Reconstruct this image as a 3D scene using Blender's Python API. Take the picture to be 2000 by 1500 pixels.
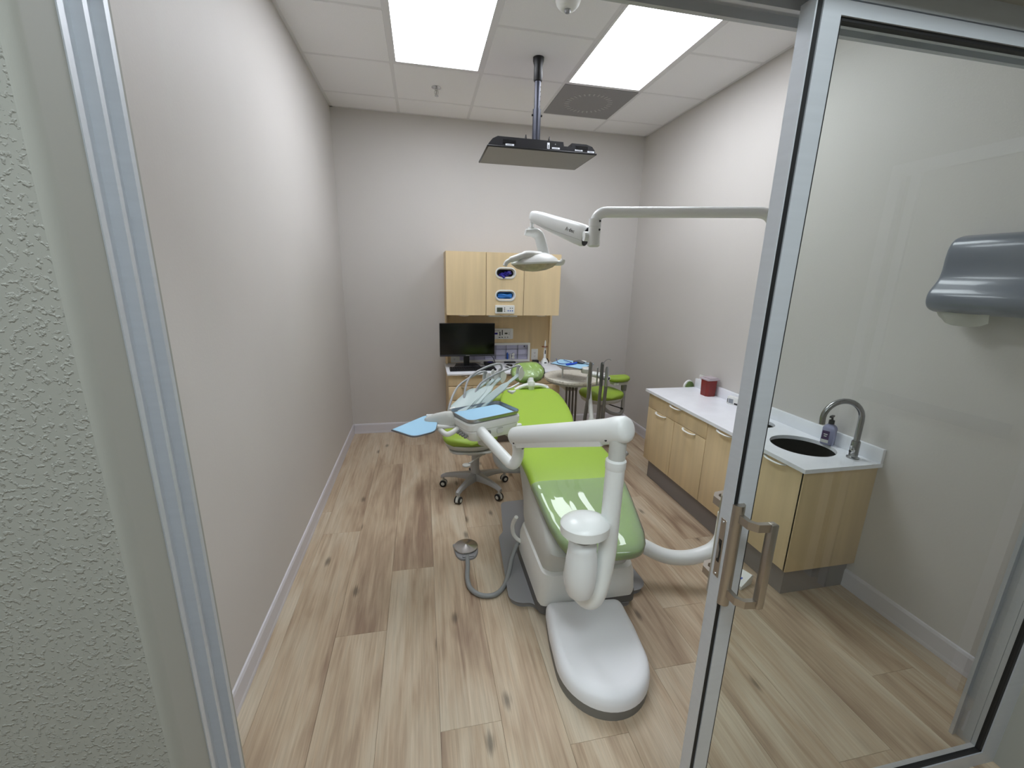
import bpy, bmesh, math, random
from mathutils import Vector, Matrix
from mathutils.geometry import tessellate_polygon
random.seed(7)
for o in list(bpy.data.objects): bpy.data.objects.remove(o)
S = bpy.context.scene
COL = S.collection
PI = math.pi

# ---------------------------------------------------------------- camera
cam_d = bpy.data.cameras.new('camera'); cam = bpy.data.objects.new('camera', cam_d); COL.objects.link(cam)
yaw, pitch, roll = 0.20906, -0.24920, 0.02284
CAM = Vector((0.72825, -0.09716, 1.61146))
fw = Vector((math.sin(yaw)*math.cos(pitch), math.cos(yaw)*math.cos(pitch), math.sin(pitch)))
rt0 = Vector((math.cos(yaw), -math.sin(yaw), 0)); up0 = rt0.cross(fw)
rt = rt0*math.cos(roll) + up0*math.sin(roll); up = -rt0*math.sin(roll) + up0*math.cos(roll)
m = Matrix((rt, up, -fw)).transposed().to_4x4(); m.translation = CAM
cam.matrix_world = m
cam_d.sensor_width = 36; cam_d.lens = 830.81/2000*36; cam_d.clip_start = 0.02
S.camera = cam
# ---------------------------------------------------------------- world, exposure
w = bpy.data.worlds.new('world'); S.world = w; w.use_nodes = True
w.node_tree.nodes['Background'].inputs[0].default_value = (.5, .52, .55, 1)
w.node_tree.nodes['Background'].inputs[1].default_value = .05
S.view_settings.view_transform = 'Standard'; S.view_settings.look = 'None'
S.view_settings.exposure = 0.0; S.view_settings.gamma = 1.0; S.view_settings.use_curve_mapping = False
ROOM_PANEL = 12.5      # emission of the two room ceiling panels
HALL_PANEL = 15.0      # emission of the corridor ceiling panels
try:
    S.cycles.max_bounces = 10; S.cycles.diffuse_bounces = 6; S.cycles.transparent_max_bounces = 12
except Exception: pass

# ---------------------------------------------------------------- materials
MATS = {}
def lin(c): return tuple(((x/255)/12.92 if x/255 <= .04045 else ((x/255+.055)/1.055)**2.4) for x in c)
def mat(name, col, rough=.5, metal=0, srgb=True, bump=None, emit=None, coat=0, spec=.5, alpha=None, noise=None, trans=0):
    if name in MATS: return MATS[name]
    M = bpy.data.materials.new(name); M.use_nodes = True; nt = M.node_tree
    b = nt.nodes['Principled BSDF']; c = lin(col) if srgb else col
    b.inputs['Base Color'].default_value = (*c, 1); b.inputs['Roughness'].default_value = rough
    b.inputs['Metallic'].default_value = metal; b.inputs['Specular IOR Level'].default_value = spec
    b.inputs['Coat Weight'].default_value = coat; b.inputs['Coat Roughness'].default_value = .08
    b.inputs['Transmission Weight'].default_value = trans
    if emit: b.inputs['Emission Color'].default_value = (*emit[0], 1); b.inputs['Emission Strength'].default_value = emit[1]
    tc = nt.nodes.new('ShaderNodeNewGeometry')
    if noise:   # colour mottling: (scale, amount)
        n = nt.nodes.new('ShaderNodeTexNoise'); n.inputs['Scale'].default_value = noise[0]; n.inputs['Detail'].default_value = 5
        mp = nt.nodes.new('ShaderNodeMapping'); mp.inputs['Scale'].default_value = noise[2] if len(noise) > 2 else (1, 1, 1)
        nt.links.new(tc.outputs['Position'], mp.inputs[0]); nt.links.new(mp.outputs[0], n.inputs['Vector'])
        r = nt.nodes.new('ShaderNodeMapRange'); r.inputs['From Min'].default_value = .3; r.inputs['From Max'].default_value = .7
        r.inputs['To Min'].default_value = 1-noise[1]; r.inputs['To Max'].default_value = 1+noise[1]*.4
        mx = nt.nodes.new('ShaderNodeVectorMath'); mx.operation = 'SCALE'; mx.inputs[0].default_value = c
        nt.links.new(n.outputs['Fac'], r.inputs['Value']); nt.links.new(r.outputs[0], mx.inputs['Scale']); nt.links.new(mx.outputs[0], b.inputs['Base Color'])
    if bump:    # (scale, strength, distance)
        n = nt.nodes.new('ShaderNodeTexNoise'); n.inputs['Scale'].default_value = bump[0]; n.inputs['Detail'].default_value = 3
        nt.links.new(tc.outputs['Position'], n.inputs['Vector'])
        src = n.outputs['Fac']
        if len(bump) > 3:
            rr = nt.nodes.new('ShaderNodeMapRange'); rr.inputs['From Min'].default_value = bump[3]; rr.inputs['From Max'].default_value = bump[3]+.12
            nt.links.new(src, rr.inputs['Value']); src = rr.outputs[0]
        bp = nt.nodes.new('ShaderNodeBump'); bp.inputs['Strength'].default_value = bump[1]; bp.inputs['Distance'].default_value = bump[2]
        nt.links.new(src, bp.inputs['Height']); nt.links.new(bp.outputs[0], b.inputs['Normal'])
    MATS[name] = M; return M
def clear(name, tint, gloss_rough=.02, ior=1.45, haze=0, bump=None):
    """thin clear sheet: tinted transparency with Fresnel reflection"""
    M = bpy.data.materials.new(name); M.use_nodes = True; nt = M.node_tree
    for n in list(nt.nodes): nt.nodes.remove(n)
    N = nt.nodes.new; out = N('ShaderNodeOutputMaterial'); tr = N('ShaderNodeBsdfTransparent'); tr.inputs[0].default_value = (*tint, 1)
    gl = N('ShaderNodeBsdfGlossy'); gl.inputs['Roughness'].default_value = gloss_rough; gl.inputs[0].default_value = (1, 1, 1, 1)
    fr = N('ShaderNodeFresnel'); fr.inputs['IOR'].default_value = ior; mx = N('ShaderNodeMixShader')
    base = tr
    if haze:
        df = N('ShaderNodeBsdfDiffuse'); df.inputs[0].default_value = (.8, .85, .85, 1); m2 = N('ShaderNodeMixShader'); m2.inputs[0].default_value = haze
        nt.links.new(tr.outputs[0], m2.inputs[1]); nt.links.new(df.outputs[0], m2.inputs[2]); base = m2
    nt.links.new(fr.outputs[0], mx.inputs[0]); nt.links.new(base.outputs[0], mx.inputs[1]); nt.links.new(gl.outputs[0], mx.inputs[2])
    if bump:
        g = N('ShaderNodeNewGeometry'); n = N('ShaderNodeTexNoise'); n.inputs['Scale'].default_value = bump[0]; n.inputs['Detail'].default_value = 2
        n.inputs['Distortion'].default_value = .8
        mp = N('ShaderNodeMapping'); mp.inputs['Scale'].default_value = bump[3]
        nt.links.new(g.outputs['Position'], mp.inputs[0]); nt.links.new(mp.outputs[0], n.inputs['Vector'])
        bp = N('ShaderNodeBump'); bp.inputs['Strength'].default_value = bump[1]; bp.inputs['Distance'].default_value = bump[2]
        nt.links.new(n.outputs['Fac'], bp.inputs['Height']); nt.links.new(bp.outputs[0], gl.inputs['Normal']); nt.links.new(bp.outputs[0], fr.inputs['Normal'])
    nt.links.new(mx.outputs[0], out.inputs[0]); return M

WALL = mat('wall_paint', (199, 195, 191), .55, bump=(90, .10, .004), noise=(1.2, .03))
HALLW = mat('corridor_paint', (146, 146, 139), .6, bump=(125, .45, .005, .53), noise=(1.5, .03))
CEIL = mat('ceiling_tile', (243, 242, 245), .9, noise=(180, .03), bump=(260, .15, .002))
TEE = mat('tee_paint', (226, 225, 228), .6)
BASE = mat('baseboard_paint', (206, 203, 208), .4)
ALU = mat('brushed_aluminium', (196, 200, 206), .42, .35, noise=(3, .03, (1, 1, 30)))
ALUD = mat('aluminium_groove', (120, 126, 132), .5, .6)
GASK = mat('black_gasket', (10, 10, 12), .6)
NICK = mat('satin_nickel', (176, 168, 158), .33, 1.0)
CHROME = mat('chrome', (200, 200, 200), .12, 1.0)
STEEL = mat('stainless_steel', (170, 172, 174), .3, 1.0)
DSTEEL = mat('sink_steel', (140, 137, 132), .35, .5)
LIME = mat('lime_vinyl', (158, 192, 66), .38, bump=(300, .05, .001))
LIMED = mat('lime_stool_vinyl', (150, 178, 62), .5, bump=(600, .25, .001))
WHITE = mat('white_enamel', (234, 237, 236), .28)
WHITE2 = mat('white_plastic', (226, 227, 224), .4)
PALE = mat('pale_grey_plastic', (200, 201, 196), .45)
SAGE = mat('whip_plastic', (176, 192, 190), .4)
GREYP = mat('grey_plastic', (132, 132, 131), .5)
BGREY = mat('base_grey', (140, 140, 142), .55, bump=(200, .08, .001))
CASTG = mat('cast_aluminium', (176, 177, 178), .45, .5)
BLACK = mat('black_plastic', (12, 12, 14), .35)
DARK = mat('dark_plastic', (38, 38, 42), .5)
SCREEN = mat('screen_glass', (3, 3, 4), .12)
TVSCR = mat('television_screen', (140, 138, 136), .5)
RUBBER = mat('dark_rubber', (30, 30, 30), .6)
QUARTZ = mat('white_quartz', (240, 242, 248), .22, noise=(9, .05))
TOEK = mat('toe_kick_grey', (132, 126, 125), .6)
BLUEP = mat('blue_paper', (158, 200, 226), .8)
RED = mat('red_plastic', (122, 28, 24), .35)
BLUE = mat('blue_button', (70, 150, 225), .4)
NAVY = mat('navy_nitrile', (28, 16, 130), .45)
SKYB = mat('sky_blue_mask', (70, 150, 235), .6)
COBALT = mat('cobalt_plastic', (20, 80, 200), .4)
PAPER = mat('white_paper', (222, 222, 214), .85)
TDISP = mat('smoke_grey_plastic', (98, 104, 117), .3, coat=.3)
TUBE = mat('grey_hose', (166, 168, 170), .5)
DTUBE = mat('taupe_hose', (108, 104, 98), .4)
AMBER = mat('lamp_reflector', (190, 176, 150), .4, 0, noise=(40, .25))
GLASS = clear('door_glass', (.80, .85, .82), 0.0, 1.5)
FILM = clear('plastic_film', (.93, .96, .94), .03, 1.45, haze=.20, bump=(4.2, .38, .03, (1, .55, 1)))
FILM2 = clear('crinkled_film', (.95, .97, .96), .04, 1.5, haze=.08, bump=(16, .9, .03, (1.5, .5, 1)))
CLEARP = clear('clear_plastic', (.90, .91, .94), .05, 1.45, haze=.12)
FROST = mat('frosted_plastic', (230, 233, 234), .35)
GEL = mat('lavender_gel', (178, 180, 210), .1, trans=.5)
def emitmat(name, col, s):
    M = bpy.data.materials.new(name); M.use_nodes = True; nt = M.node_tree
    for n in list(nt.nodes): nt.nodes.remove(n)
    e = nt.nodes.new('ShaderNodeEmission'); e.inputs[0].default_value = (*col, 1); e.inputs[1].default_value = s
    o = nt.nodes.new('ShaderNodeOutputMaterial'); nt.links.new(e.outputs[0], o.inputs[0]); return M
PANEL = emitmat('panel_light', (.96, 1.0, 1.07), ROOM_PANEL)
HPANEL = emitmat('corridor_panel_light', (.90, 1.0, 1.04), HALL_PANEL)
LCD = mat('lcd_screen', (70, 78, 66), .3)
def maple(name, axis, col=(226, 203, 162), amt=.10):
    sc = {'x': (.6, 9, 9), 'y': (9, .6, 9), 'z': (9, 9, .5)}[axis]
    return mat(name, col, .42, noise=(2.2, amt, sc), bump=(120, .03, .001))
MAPLE = maple('maple_laminate', 'z'); MAPLED = maple('maple_laminate_panel', 'z', (214, 190, 148))
def granite():
    M = bpy.data.materials.new('speckled_granite'); M.use_nodes = True; nt = M.node_tree; b = nt.nodes['Principled BSDF']; b.inputs['Roughness'].default_value = .3
    g = nt.nodes.new('ShaderNodeNewGeometry'); n = nt.nodes.new('ShaderNodeTexNoise'); n.inputs['Scale'].default_value = 38; n.inputs['Detail'].default_value = 8; n.inputs['Roughness'].default_value = .75
    r = nt.nodes.new('ShaderNodeValToRGB'); e = r.color_ramp.elements
    e[0].position = .30; e[0].color = (*lin((112, 100, 88)), 1); e[1].position = .46; e[1].color = (*lin((226, 221, 208)), 1)
    nt.links.new(g.outputs['Position'], n.inputs['Vector']); nt.links.new(n.outputs['Fac'], r.inputs[0]); nt.links.new(r.outputs[0], b.inputs['Base Color']); return M
GRAN = granite()
def woodfloor():
    M = bpy.data.materials.new('oak_vinyl_plank'); M.use_nodes = True; nt = M.node_tree; b = nt.nodes['Principled BSDF']
    N = nt.nodes.new; L = nt.links.new
    g = N('ShaderNodeNewGeometry'); oi = N('ShaderNodeObjectInfo')
    off = N('ShaderNodeVectorMath'); off.operation = 'SCALE'; off.inputs[0].default_value = (37, 91, 13); L(oi.outputs['Random'], off.inputs['Scale'])
    ad = N('ShaderNodeVectorMath'); ad.operation = 'ADD'; L(g.outputs['Position'], ad.inputs[0]); L(off.outputs[0], ad.inputs[1])
    def mapn(sc, scale, det=4, dist=0, rough=.5):
        mp = N('ShaderNodeMapping'); mp.inputs['Scale'].default_value = sc; L(ad.outputs[0], mp.inputs[0])
        n = N('ShaderNodeTexNoise'); n.inputs['Scale'].default_value = scale; n.inputs['Detail'].default_value = det; n.inputs['Distortion'].default_value = dist; n.inputs['Roughness'].default_value = rough
        L(mp.outputs[0], n.inputs['Vector']); return n.outputs['Fac']
    broad = mapn((3.2, .75, 1), 1.7, 3, .7)
    fine = mapn((60, 1.6, 1), 2.2, 6, .3, .7)
    mid = mapn((14, .9, 1), 2.0, 4, 1.2)
    ramp = N('ShaderNodeValToRGB'); e = ramp.color_ramp.elements
    e[0].position = .28; e[0].color = (*lin((146, 122, 102)), 1); e[1].position = .70; e[1].color = (*lin((204, 190, 168)), 1)
    x = ramp.color_ramp.elements.new(.47); x.color = (*lin((184, 163, 138)), 1)
    mixf = N('ShaderNodeMath'); mixf.operation = 'MULTIPLY_ADD'; L(mid, mixf.inputs[0]); mixf.inputs[1].default_value = .42
    m2 = N('ShaderNodeMath'); m2.operation = 'MULTIPLY_ADD'; L(broad, m2.inputs[0]); m2.inputs[1].default_value = .85; 
    m3 = N('ShaderNodeMath'); m3.operation = 'MULTIPLY_ADD'; L(oi.outputs['Random'], m3.inputs[0]); m3.inputs[1].default_value = .10; m3.inputs[2].default_value = -.185
    L(m3.outputs[0], m2.inputs[2]); L(m2.outputs[0], mixf.inputs[2]); L(mixf.outputs[0], ramp.inputs[0])
    fr = N('ShaderNodeMapRange'); fr.inputs['From Min'].default_value = .3; fr.inputs['From Max'].default_value = .7; fr.inputs['To Min'].default_value = .78; fr.inputs['To Max'].default_value = 1.06
    L(fine, fr.inputs['Value'])
    # knots
    vm = N('ShaderNodeMapping'); vm.inputs['Scale'].default_value = (2.7, 1.1, 1); L(ad.outputs[0], vm.inputs[0])
    v = N('ShaderNodeTexVoronoi'); v.voronoi_dimensions = '2D'; v.inputs['Scale'].default_value = .85; v.inputs['Randomness'].default_value = 1; L(vm.outputs[0], v.inputs['Vector'])
    kr = N('ShaderNodeMapRange'); kr.inputs['From Min'].default_value = .010; kr.inputs['From Max'].default_value = .055; kr.inputs['To Min'].default_value = .42; kr.inputs['To Max'].default_value = 1; kr.interpolation_type = 'SMOOTHSTEP'
    kn = N('ShaderNodeMath'); kn.operation = 'MULTIPLY_ADD'; L(fine, kn.inputs[0]); kn.inputs[1].default_value = .09; kd = N('ShaderNodeMath'); kd.operation = 'SUBTRACT'; L(v.outputs['Distance'], kd.inputs[0]); kd.inputs[1].default_value = .042; L(kd.outputs[0], kn.inputs[2]); L(kn.outputs[0], kr.inputs['Value'])
    mu = N('ShaderNodeMath'); mu.operation = 'MULTIPLY'; L(fr.outputs[0], mu.inputs[0]); L(kr.outputs[0], mu.inputs[1])
    sc = N('ShaderNodeVectorMath'); sc.operation = 'SCALE'; L(ramp.outputs[0], sc.inputs[0]); L(mu.outputs[0], sc.inputs['Scale'])
    L(sc.outputs[0], b.inputs['Base Color']); b.inputs['Roughness'].default_value = .5; b.inputs['Specular IOR Level'].default_value = .35
    bp = N('ShaderNodeBump'); bp.inputs['Strength'].default_value = .12; bp.inputs['Distance'].default_value = .002; L(fine, bp.inputs['Height']); L(bp.outputs[0], b.inputs['Normal'])
    return M
OAK = woodfloor()

# ---------------------------------------------------------------- mesh helpers
def xf(bm, verts, M):
    if M is not None: bmesh.ops.transform(bm, matrix=M, verts=verts)
def add_box(bm, x0, x1, y0, y1, z0, z1, bev=0, seg=2, M=None):
    vs = [bm.verts.new(p) for p in ((x0,y0,z0),(x1,y0,z0),(x1,y1,z0),(x0,y1,z0),(x0,y0,z1),(x1,y0,z1),(x1,y1,z1),(x0,y1,z1))]
    fs = [bm.faces.new([vs[i] for i in f]) for f in ((0,3,2,1),(4,5,6,7),(0,1,5,4),(1,2,6,5),(2,3,7,6),(3,0,4,7))]
    if bev:
        es = list({e for f in fs for e in f.edges})
        r = bmesh.ops.bevel(bm, geom=es, offset=bev, segments=seg, affect='EDGES', profile=.5)
        vs = list({v for f in r['faces'] for v in f.verts} | {v for v in vs if v.is_valid} | {v for f in fs if f.is_valid for v in f.verts})
    xf(bm, vs, M); return bm
def ring_loft(bm, rings, cap0=True, cap1=True, close=False):
    R = [[bm.verts.new(p) for p in r] for r in rings]; n = len(R[0])
    rng = range(len(R)) if close else range(len(R)-1)
    for i in rng:
        a, b = R[i], R[(i+1) % len(R)]
        for j in range(n):
            try: bm.faces.new((a[j], a[(j+1) % n], b[(j+1) % n], b[j]))
            except ValueError: pass
    if not close:
        if cap0: bm.faces.new(list(reversed(R[0])))
        if cap1: bm.faces.new(R[-1])
    return [v for r in R for v in r]
def fillet(pts, rad, seg=6):
    pts = [Vector(p) for p in pts]; out = [pts[0]]
    for i in range(1, len(pts)-1):
        p, a, b = pts[i], pts[i-1], pts[i+1]
        d1, d2 = (a-p), (b-p); r = min(rad, d1.length*.49, d2.length*.49)
        s, e = p+d1.normalized()*r, p+d2.normalized()*r
        for k in range(seg+1):
            t = k/seg; out.append(s*(1-t)**2 + p*2*t*(1-t) + e*t*t)
    out.append(pts[-1]); return out
def spline(pts, n=8):
    P = [Vector(p) for p in pts]; P = [2*P[0]-P[1]]+P+[2*P[-1]-P[-2]]; out = []
    for i in range(1, len(P)-2):
        for k in range(n):
            t = k/n; a, b, c, d = P[i-1:i+3]
            out.append(.5*((2*b)+(c-a)*t+(2*a-5*b+4*c-d)*t*t+(3*b-a-3*c+d)*t**3))
    out.append(P[-2]); return out
def add_tube(bm, pts, r, seg=16, sx=1, sy=1, upv=None):
    pts = [Vector(p) for p in pts]; n = len(pts); rs = r if isinstance(r, (list, tuple)) else [r]*n
    rings = []; prev = Vector(upv) if upv else None
    for i, p in enumerate(pts):
        t = (pts[min(i+1, n-1)]-pts[max(i-1, 0)]).normalized()
        if prev is None: prev = Vector((0, 0, 1)) if abs(t.z) < .9 else Vector((1, 0, 0))
        u = (prev - t*prev.dot(t)).normalized(); v = t.cross(u); prev = u
        rr = rs[i] if i < len(rs) else rs[-1]
        rings.append([p + u*(rr*sy*math.cos(2*PI*k/seg)) + v*(rr*sx*math.sin(2*PI*k/seg)) for k in range(seg)])
    return ring_loft(bm, rings)
def add_lathe(bm, prof, c=(0,0,0), seg=32, M=None, axis='z'):
    c = Vector(c); rings = []
    for r, z in prof:
        ring = []
        for k in range(seg):
            a = 2*PI*k/seg; x, y = r*math.cos(a), r*math.sin(a)
            v = Vector((x, y, z)) if axis == 'z' else (Vector((z, x, y)) if axis == 'x' else Vector((y, z, x)))
            ring.append(c+v)
        rings.append(ring)
    vs = ring_loft(bm, rings, prof[0][0] > 1e-5, prof[-1][0] > 1e-5)
    xf(bm, vs, M); bmesh.ops.remove_doubles(bm, verts=vs, dist=1e-6); return vs
def rrect(x0, x1, y0, y1, r, seg=5):
    out = []
    for cx, cy, a0 in ((x1-r, y1-r, 0), (x0+r, y1-r, 90), (x0+r, y0+r, 180), (x1-r, y0+r, 270)):
        for k in range(seg+1):
            a = math.radians(a0+90*k/seg); out.append((cx+r*math.cos(a), cy+r*math.sin(a)))
    return out
def add_prism(bm, poly, z0, z1, ch=0, M=None, chb=0):
    """polygon in the xy plane raised z0..z1, top edge rounded by ch, bottom by chb"""
    n = len(poly); cx = sum(p[0] for p in poly)/n; cy = sum(p[1] for p in poly)/n
    def inset(d):
        out = []
        for i in range(n):
            a, b, c = Vector(poly[i-1]), Vector(poly[i]), Vector(poly[(i+1) % n])
            e1, e2 = (b-a).normalized(), (c-b).normalized(); nn = Vector((-(e1.y+e2.y), e1.x+e2.x))
            nn = nn.normalized() if nn.length > 1e-6 else Vector((0, 0))
            s = 1/max(.5, nn.dot(Vector((-e1.y, e1.x)))) if nn.length else 1
            out.append((b.x+nn.x*d*s, b.y+nn.y*d*s))
        return out
    rings = []
    if chb:
        for k in range(4):
            t = k/3*PI/2; rings.append([(x, y, z0+chb*(1-math.cos(t)) if False else z0+chb*(1-math.cos(t))) for x, y in inset(chb*(1-math.sin(t)))])
    else: rings.append([(x, y, z0) for x, y in poly])
    if ch:
        for k in range(5):
            t = k/4*PI/2; rings.append([(x, y, z1-ch+ch*math.sin(t)) for x, y in inset(ch*(1-math.cos(t)))])
    else: rings.append([(x, y, z1) for x, y in poly])
    vs = ring_loft(bm, rings); xf(bm, vs, M); return vs
def add_plate(bm, outer, holes, z0, z1, M=None):
    loops = [outer]+holes; flat = [Vector((x, y, 0)) for l in loops for x, y in l]
    tris = tessellate_polygon([[Vector((x, y, 0)) for x, y in l] for l in loops])
    lo = [bm.verts.new((p.x, p.y, z0)) for p in flat]; hi = [bm.verts.new((p.x, p.y, z1)) for p in flat]
    for t in tris:
        try: bm.faces.new([hi[i] for i in t]); bm.faces.new([lo[i] for i in reversed(t)])
        except ValueError: pass
    k = 0
    for l in loops:
        n = len(l)
        for i in range(n):
            a, b = k+i, k+(i+1) % n; bm.faces.new((lo[a], lo[b], hi[b], hi[a]))
        k += n
    xf(bm, lo+hi, M); bmesh.ops.recalc_face_normals(bm, faces=bm.faces[:]); return lo+hi
def cushion_rings(stations, n=3.0, N=40, dip=0):
    """stations: (centre, lateral, normal, half width, half thickness)"""
    rings = []
    for c, lat, nor, wd, t in stations:
        c, lat, nor = Vector(c), Vector(lat).normalized(), Vector(nor).normalized(); r = []
        for k in range(N):
            a = 2*PI*k/N; ca, sa = math.cos(a), math.sin(a)
            x = math.copysign(abs(ca)**(2/n), ca); y = math.copysign(abs(sa)**(2/n), sa)
            d = dip*(1-x*x)*max(0, y) if dip else 0
            r.append(c + lat*(wd*x) + nor*(t*y - d))
        rings.append(r)
    return rings
def B(): return bmesh.new()
def wloc(o):
    v = Vector((0, 0, 0))
    while o is not None: v = v + o.location; o = o.parent
    return v
def obj(name, bm, ma, parent=None, smooth=True, ang=40, local=False, label=None, kind=None):
    if parent is not None and not local: bmesh.ops.translate(bm, verts=bm.verts[:], vec=-wloc(parent))
    bmesh.ops.recalc_face_normals(bm, faces=bm.faces[:])
    me = bpy.data.meshes.new(name); bm.to_mesh(me); bm.free()
    for mm in (ma if isinstance(ma, (list, tuple)) else [ma]): me.materials.append(mm)
    if smooth:
        me.polygons.foreach_set('use_smooth', [True]*len(me.polygons))
        try: me.set_sharp_from_angle(angle=math.radians(ang))
        except Exception: pass
    o = bpy.data.objects.new(name, me); COL.objects.link(o)
    if parent is not None: o.parent = parent
    if label: o['label'] = label
    if kind: o['kind'] = kind
    return o
def thing(name, label, cat, loc=(0,0,0), group=None):
    o = bpy.data.objects.new(name, None); COL.objects.link(o); o.location = loc; o.empty_display_size = .05
    o['label'] = label; o['category'] = cat
    if group: o['group'] = group
    return o
def tag(o, label, cat, group=None):
    o['label'] = label; o['category'] = cat
    if group: o['group'] = group
    return o
def struct(name, bm, m_, smooth=False): return obj(name, bm, m_, smooth=smooth, kind='structure')
def sempty(name, loc=(0,0,0)):
    o = bpy.data.objects.new(name, None); COL.objects.link(o); o.location = loc; o['kind'] = 'structure'; return o
def box(name, ma, parent, *a, bev=0, M=None, label=None, local=False): 
    b = B(); add_box(b, *a, bev=bev, M=M); return obj(name, b, ma, parent, smooth=bool(bev), label=label, local=local)
def text_obj(name, s, size, ma, parent, M, ext=.0006, align='CENTER'):
    cu = bpy.data.curves.new(name, 'FONT'); cu.body = s; cu.size = size; cu.extrude = ext; cu.align_x = align; cu.align_y = 'CENTER'; cu.resolution_u = 2
    t = bpy.data.objects.new(name, cu); COL.objects.link(t)
    dg = bpy.context.evaluated_depsgraph_get(); me = bpy.data.meshes.new_from_object(t.evaluated_get(dg))
    bpy.data.objects.remove(t); b = B(); b.from_mesh(me); bmesh.ops.transform(b, matrix=M, verts=b.verts[:])
    return obj(name, b, ma, parent, smooth=False)
def basis(o, x, y, z):
    m_ = Matrix((Vector(x).normalized(), Vector(y).normalized(), Vector(z).normalized())).transposed().to_4x4(); m_.translation = Vector(o); return m_
FRONT = lambda x, y, z: basis((x, y, z), (1, 0, 0), (0, 0, 1), (0, -1, 0))      # drawn in xy, faces the doorway (-y)
SIDE = lambda x, y, z: basis((x, y, z), (0, -1, 0), (0, 0, 1), (-1, 0, 0))      # drawn in xy, faces the left wall (-x)

# ---------------------------------------------------------------- room shell
W, D, H = 2.955, 4.259, 2.985
YH, YI = .575, .775           # corridor face / room face of the front wall
XL, XR = .283, 2.64           # rough opening
ZT = 2.13
b = B(); add_box(b, -.1, W+.1, YI-.02, D+.1, -.12, -.010); add_box(b, -1.6, 2.96, -2.0, YI-.02, -.12, -.010)
floor = struct('floor', b, TOEK)
# planks: each board is a piece of its own
PW = .2252; x0 = .0725-PW
starts = {0: .9, 1: .63, 2: 1.616, 3: .2, 4: 1.109, 5: .55, 6: .98, 7: .42, 8: 1.2, 9: 1.507, 10: .75, 11: 2.021, 12: 1.0, 13: .5}
plank_mesh = {}
for i in range(-6, 14):
    xa, xb = x0+i*PW, x0+(i+1)*PW
    s0 = starts.get(i, random.uniform(0, 1.8)); y = s0-1.83*3
    while y < D+.05:
        ya, yb = y, y+1.83; y += 1.83
        lo = -2.0; 
        xa2, xb2 = xa, xb; yb2 = min(yb, D-.001); ya2 = max(ya, lo)
        if yb2 <= ya2+.02: continue
        if ya2 >= YI-.02 or (yb2 > YI):    # inside the room: clip to the walls
            if ya2 < YI-.02 and (xb <= .02 or xa >= W-.02): yb2 = YH+.05
            elif ya2 >= YI-.02 and (xb <= .01 or xa >= W-.01): continue
            elif yb2 > YI: xa2, xb2 = max(xa, .001), min(xb, W-.001)
        if yb2 <= ya2+.02 or xb2 <= xa2+.02: continue
        b = B(); add_box(b, xa2+.0003, xb2-.0003, ya2+.0003, yb2-.0003, -.010, 0)
        es = [e for e in b.edges if e.verts[0].co.z > -.001 and e.verts[1].co.z > -.001]
        bmesh.ops.bevel(b, geom=es, offset=.0008, segments=1, affect='EDGES')
        obj('plank', b, OAK, floor, smooth=False)

def wallbox(name, ma, *a): b = B(); add_box(b, *a); return struct(name, b, ma)
wallbox('wall_left', WALL, -.1, 0, YI, D+.1, -.01, H+.1)
wallbox('wall_right', WALL, W, W+.1, YI, D+.1, -.01, H+.1)
wallbox('wall_back', WALL, 0, W, D, D+.1, -.01, H+.1)
# front wall with the door opening: two materials (corridor side, room side)
b = B()
def bull(bm, x0_, x1_, z0_, z1_):   # left pier with rounded corridor corner
    poly = [(x0_, YI), (x0_, YH)]
    r = .016
    for k in range(13):
        a = math.radians(-90+90*k/12); poly.append((x1_-r+r*math.cos(a), YH+r+r*math.sin(a)))
    poly += [(x1_, .6504), (x1_-.031, .6504), (x1_-.031, .7602), (x1_-.003, .7602), (x1_-.003, YI)]; add_prism(bm, poly, z0_, z1_)
bull(b, -1.6, XL, -.01, H+.1)
poly = [(2.96, YI), (XR, YI)]
for k in range(7):
    a = math.radians(180+90*k/6); poly.append((XR+.014+.014*math.cos(a), YH+.014+.014*math.sin(a)))
poly.append((2.96, YH)); add_prism(b, poly, -.01, H+.1)
# lintel with rounded lower corridor edge
ring = [(YI, ZT), (YI, H+.1), (YH, H+.1)]
for k in range(7):
    a = math.radians(180+90*k/6); ring.append((YH+.014+.014*math.cos(a), ZT+.014+.014*math.sin(a)))
ring_loft(b, [[(XL, yy, zz) for yy, zz in ring], [(XR, yy, zz) for yy, zz in ring]])
HALLS = mat('corridor_bead_paint', (152, 152, 145), .6)
wf = struct('wall_front', b, [HALLW, WALL, HALLS])
for p in wf.data.polygons:
    if p.normal.y > .5: p.material_index = 1
    elif p.normal.y > -.999: p.material_index = 2
# corridor shell
HH = 2.75
wallbox('wall_corridor', HALLW, -1.6, 2.86, -2.1, -2.0, -.01, H)
wallbox('wall_corridor_left', HALLW, -1.7, -1.6, -2.1, YI, -.01, H)
wallbox('wall_corridor_right', HALLW, 2.86, 2.96, -2.1, YH-.001, -.01, H)
wallbox('ceiling_corridor', CEIL, -1.6, 2.86, -2.0, YH, HH, HH+.05)

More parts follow.
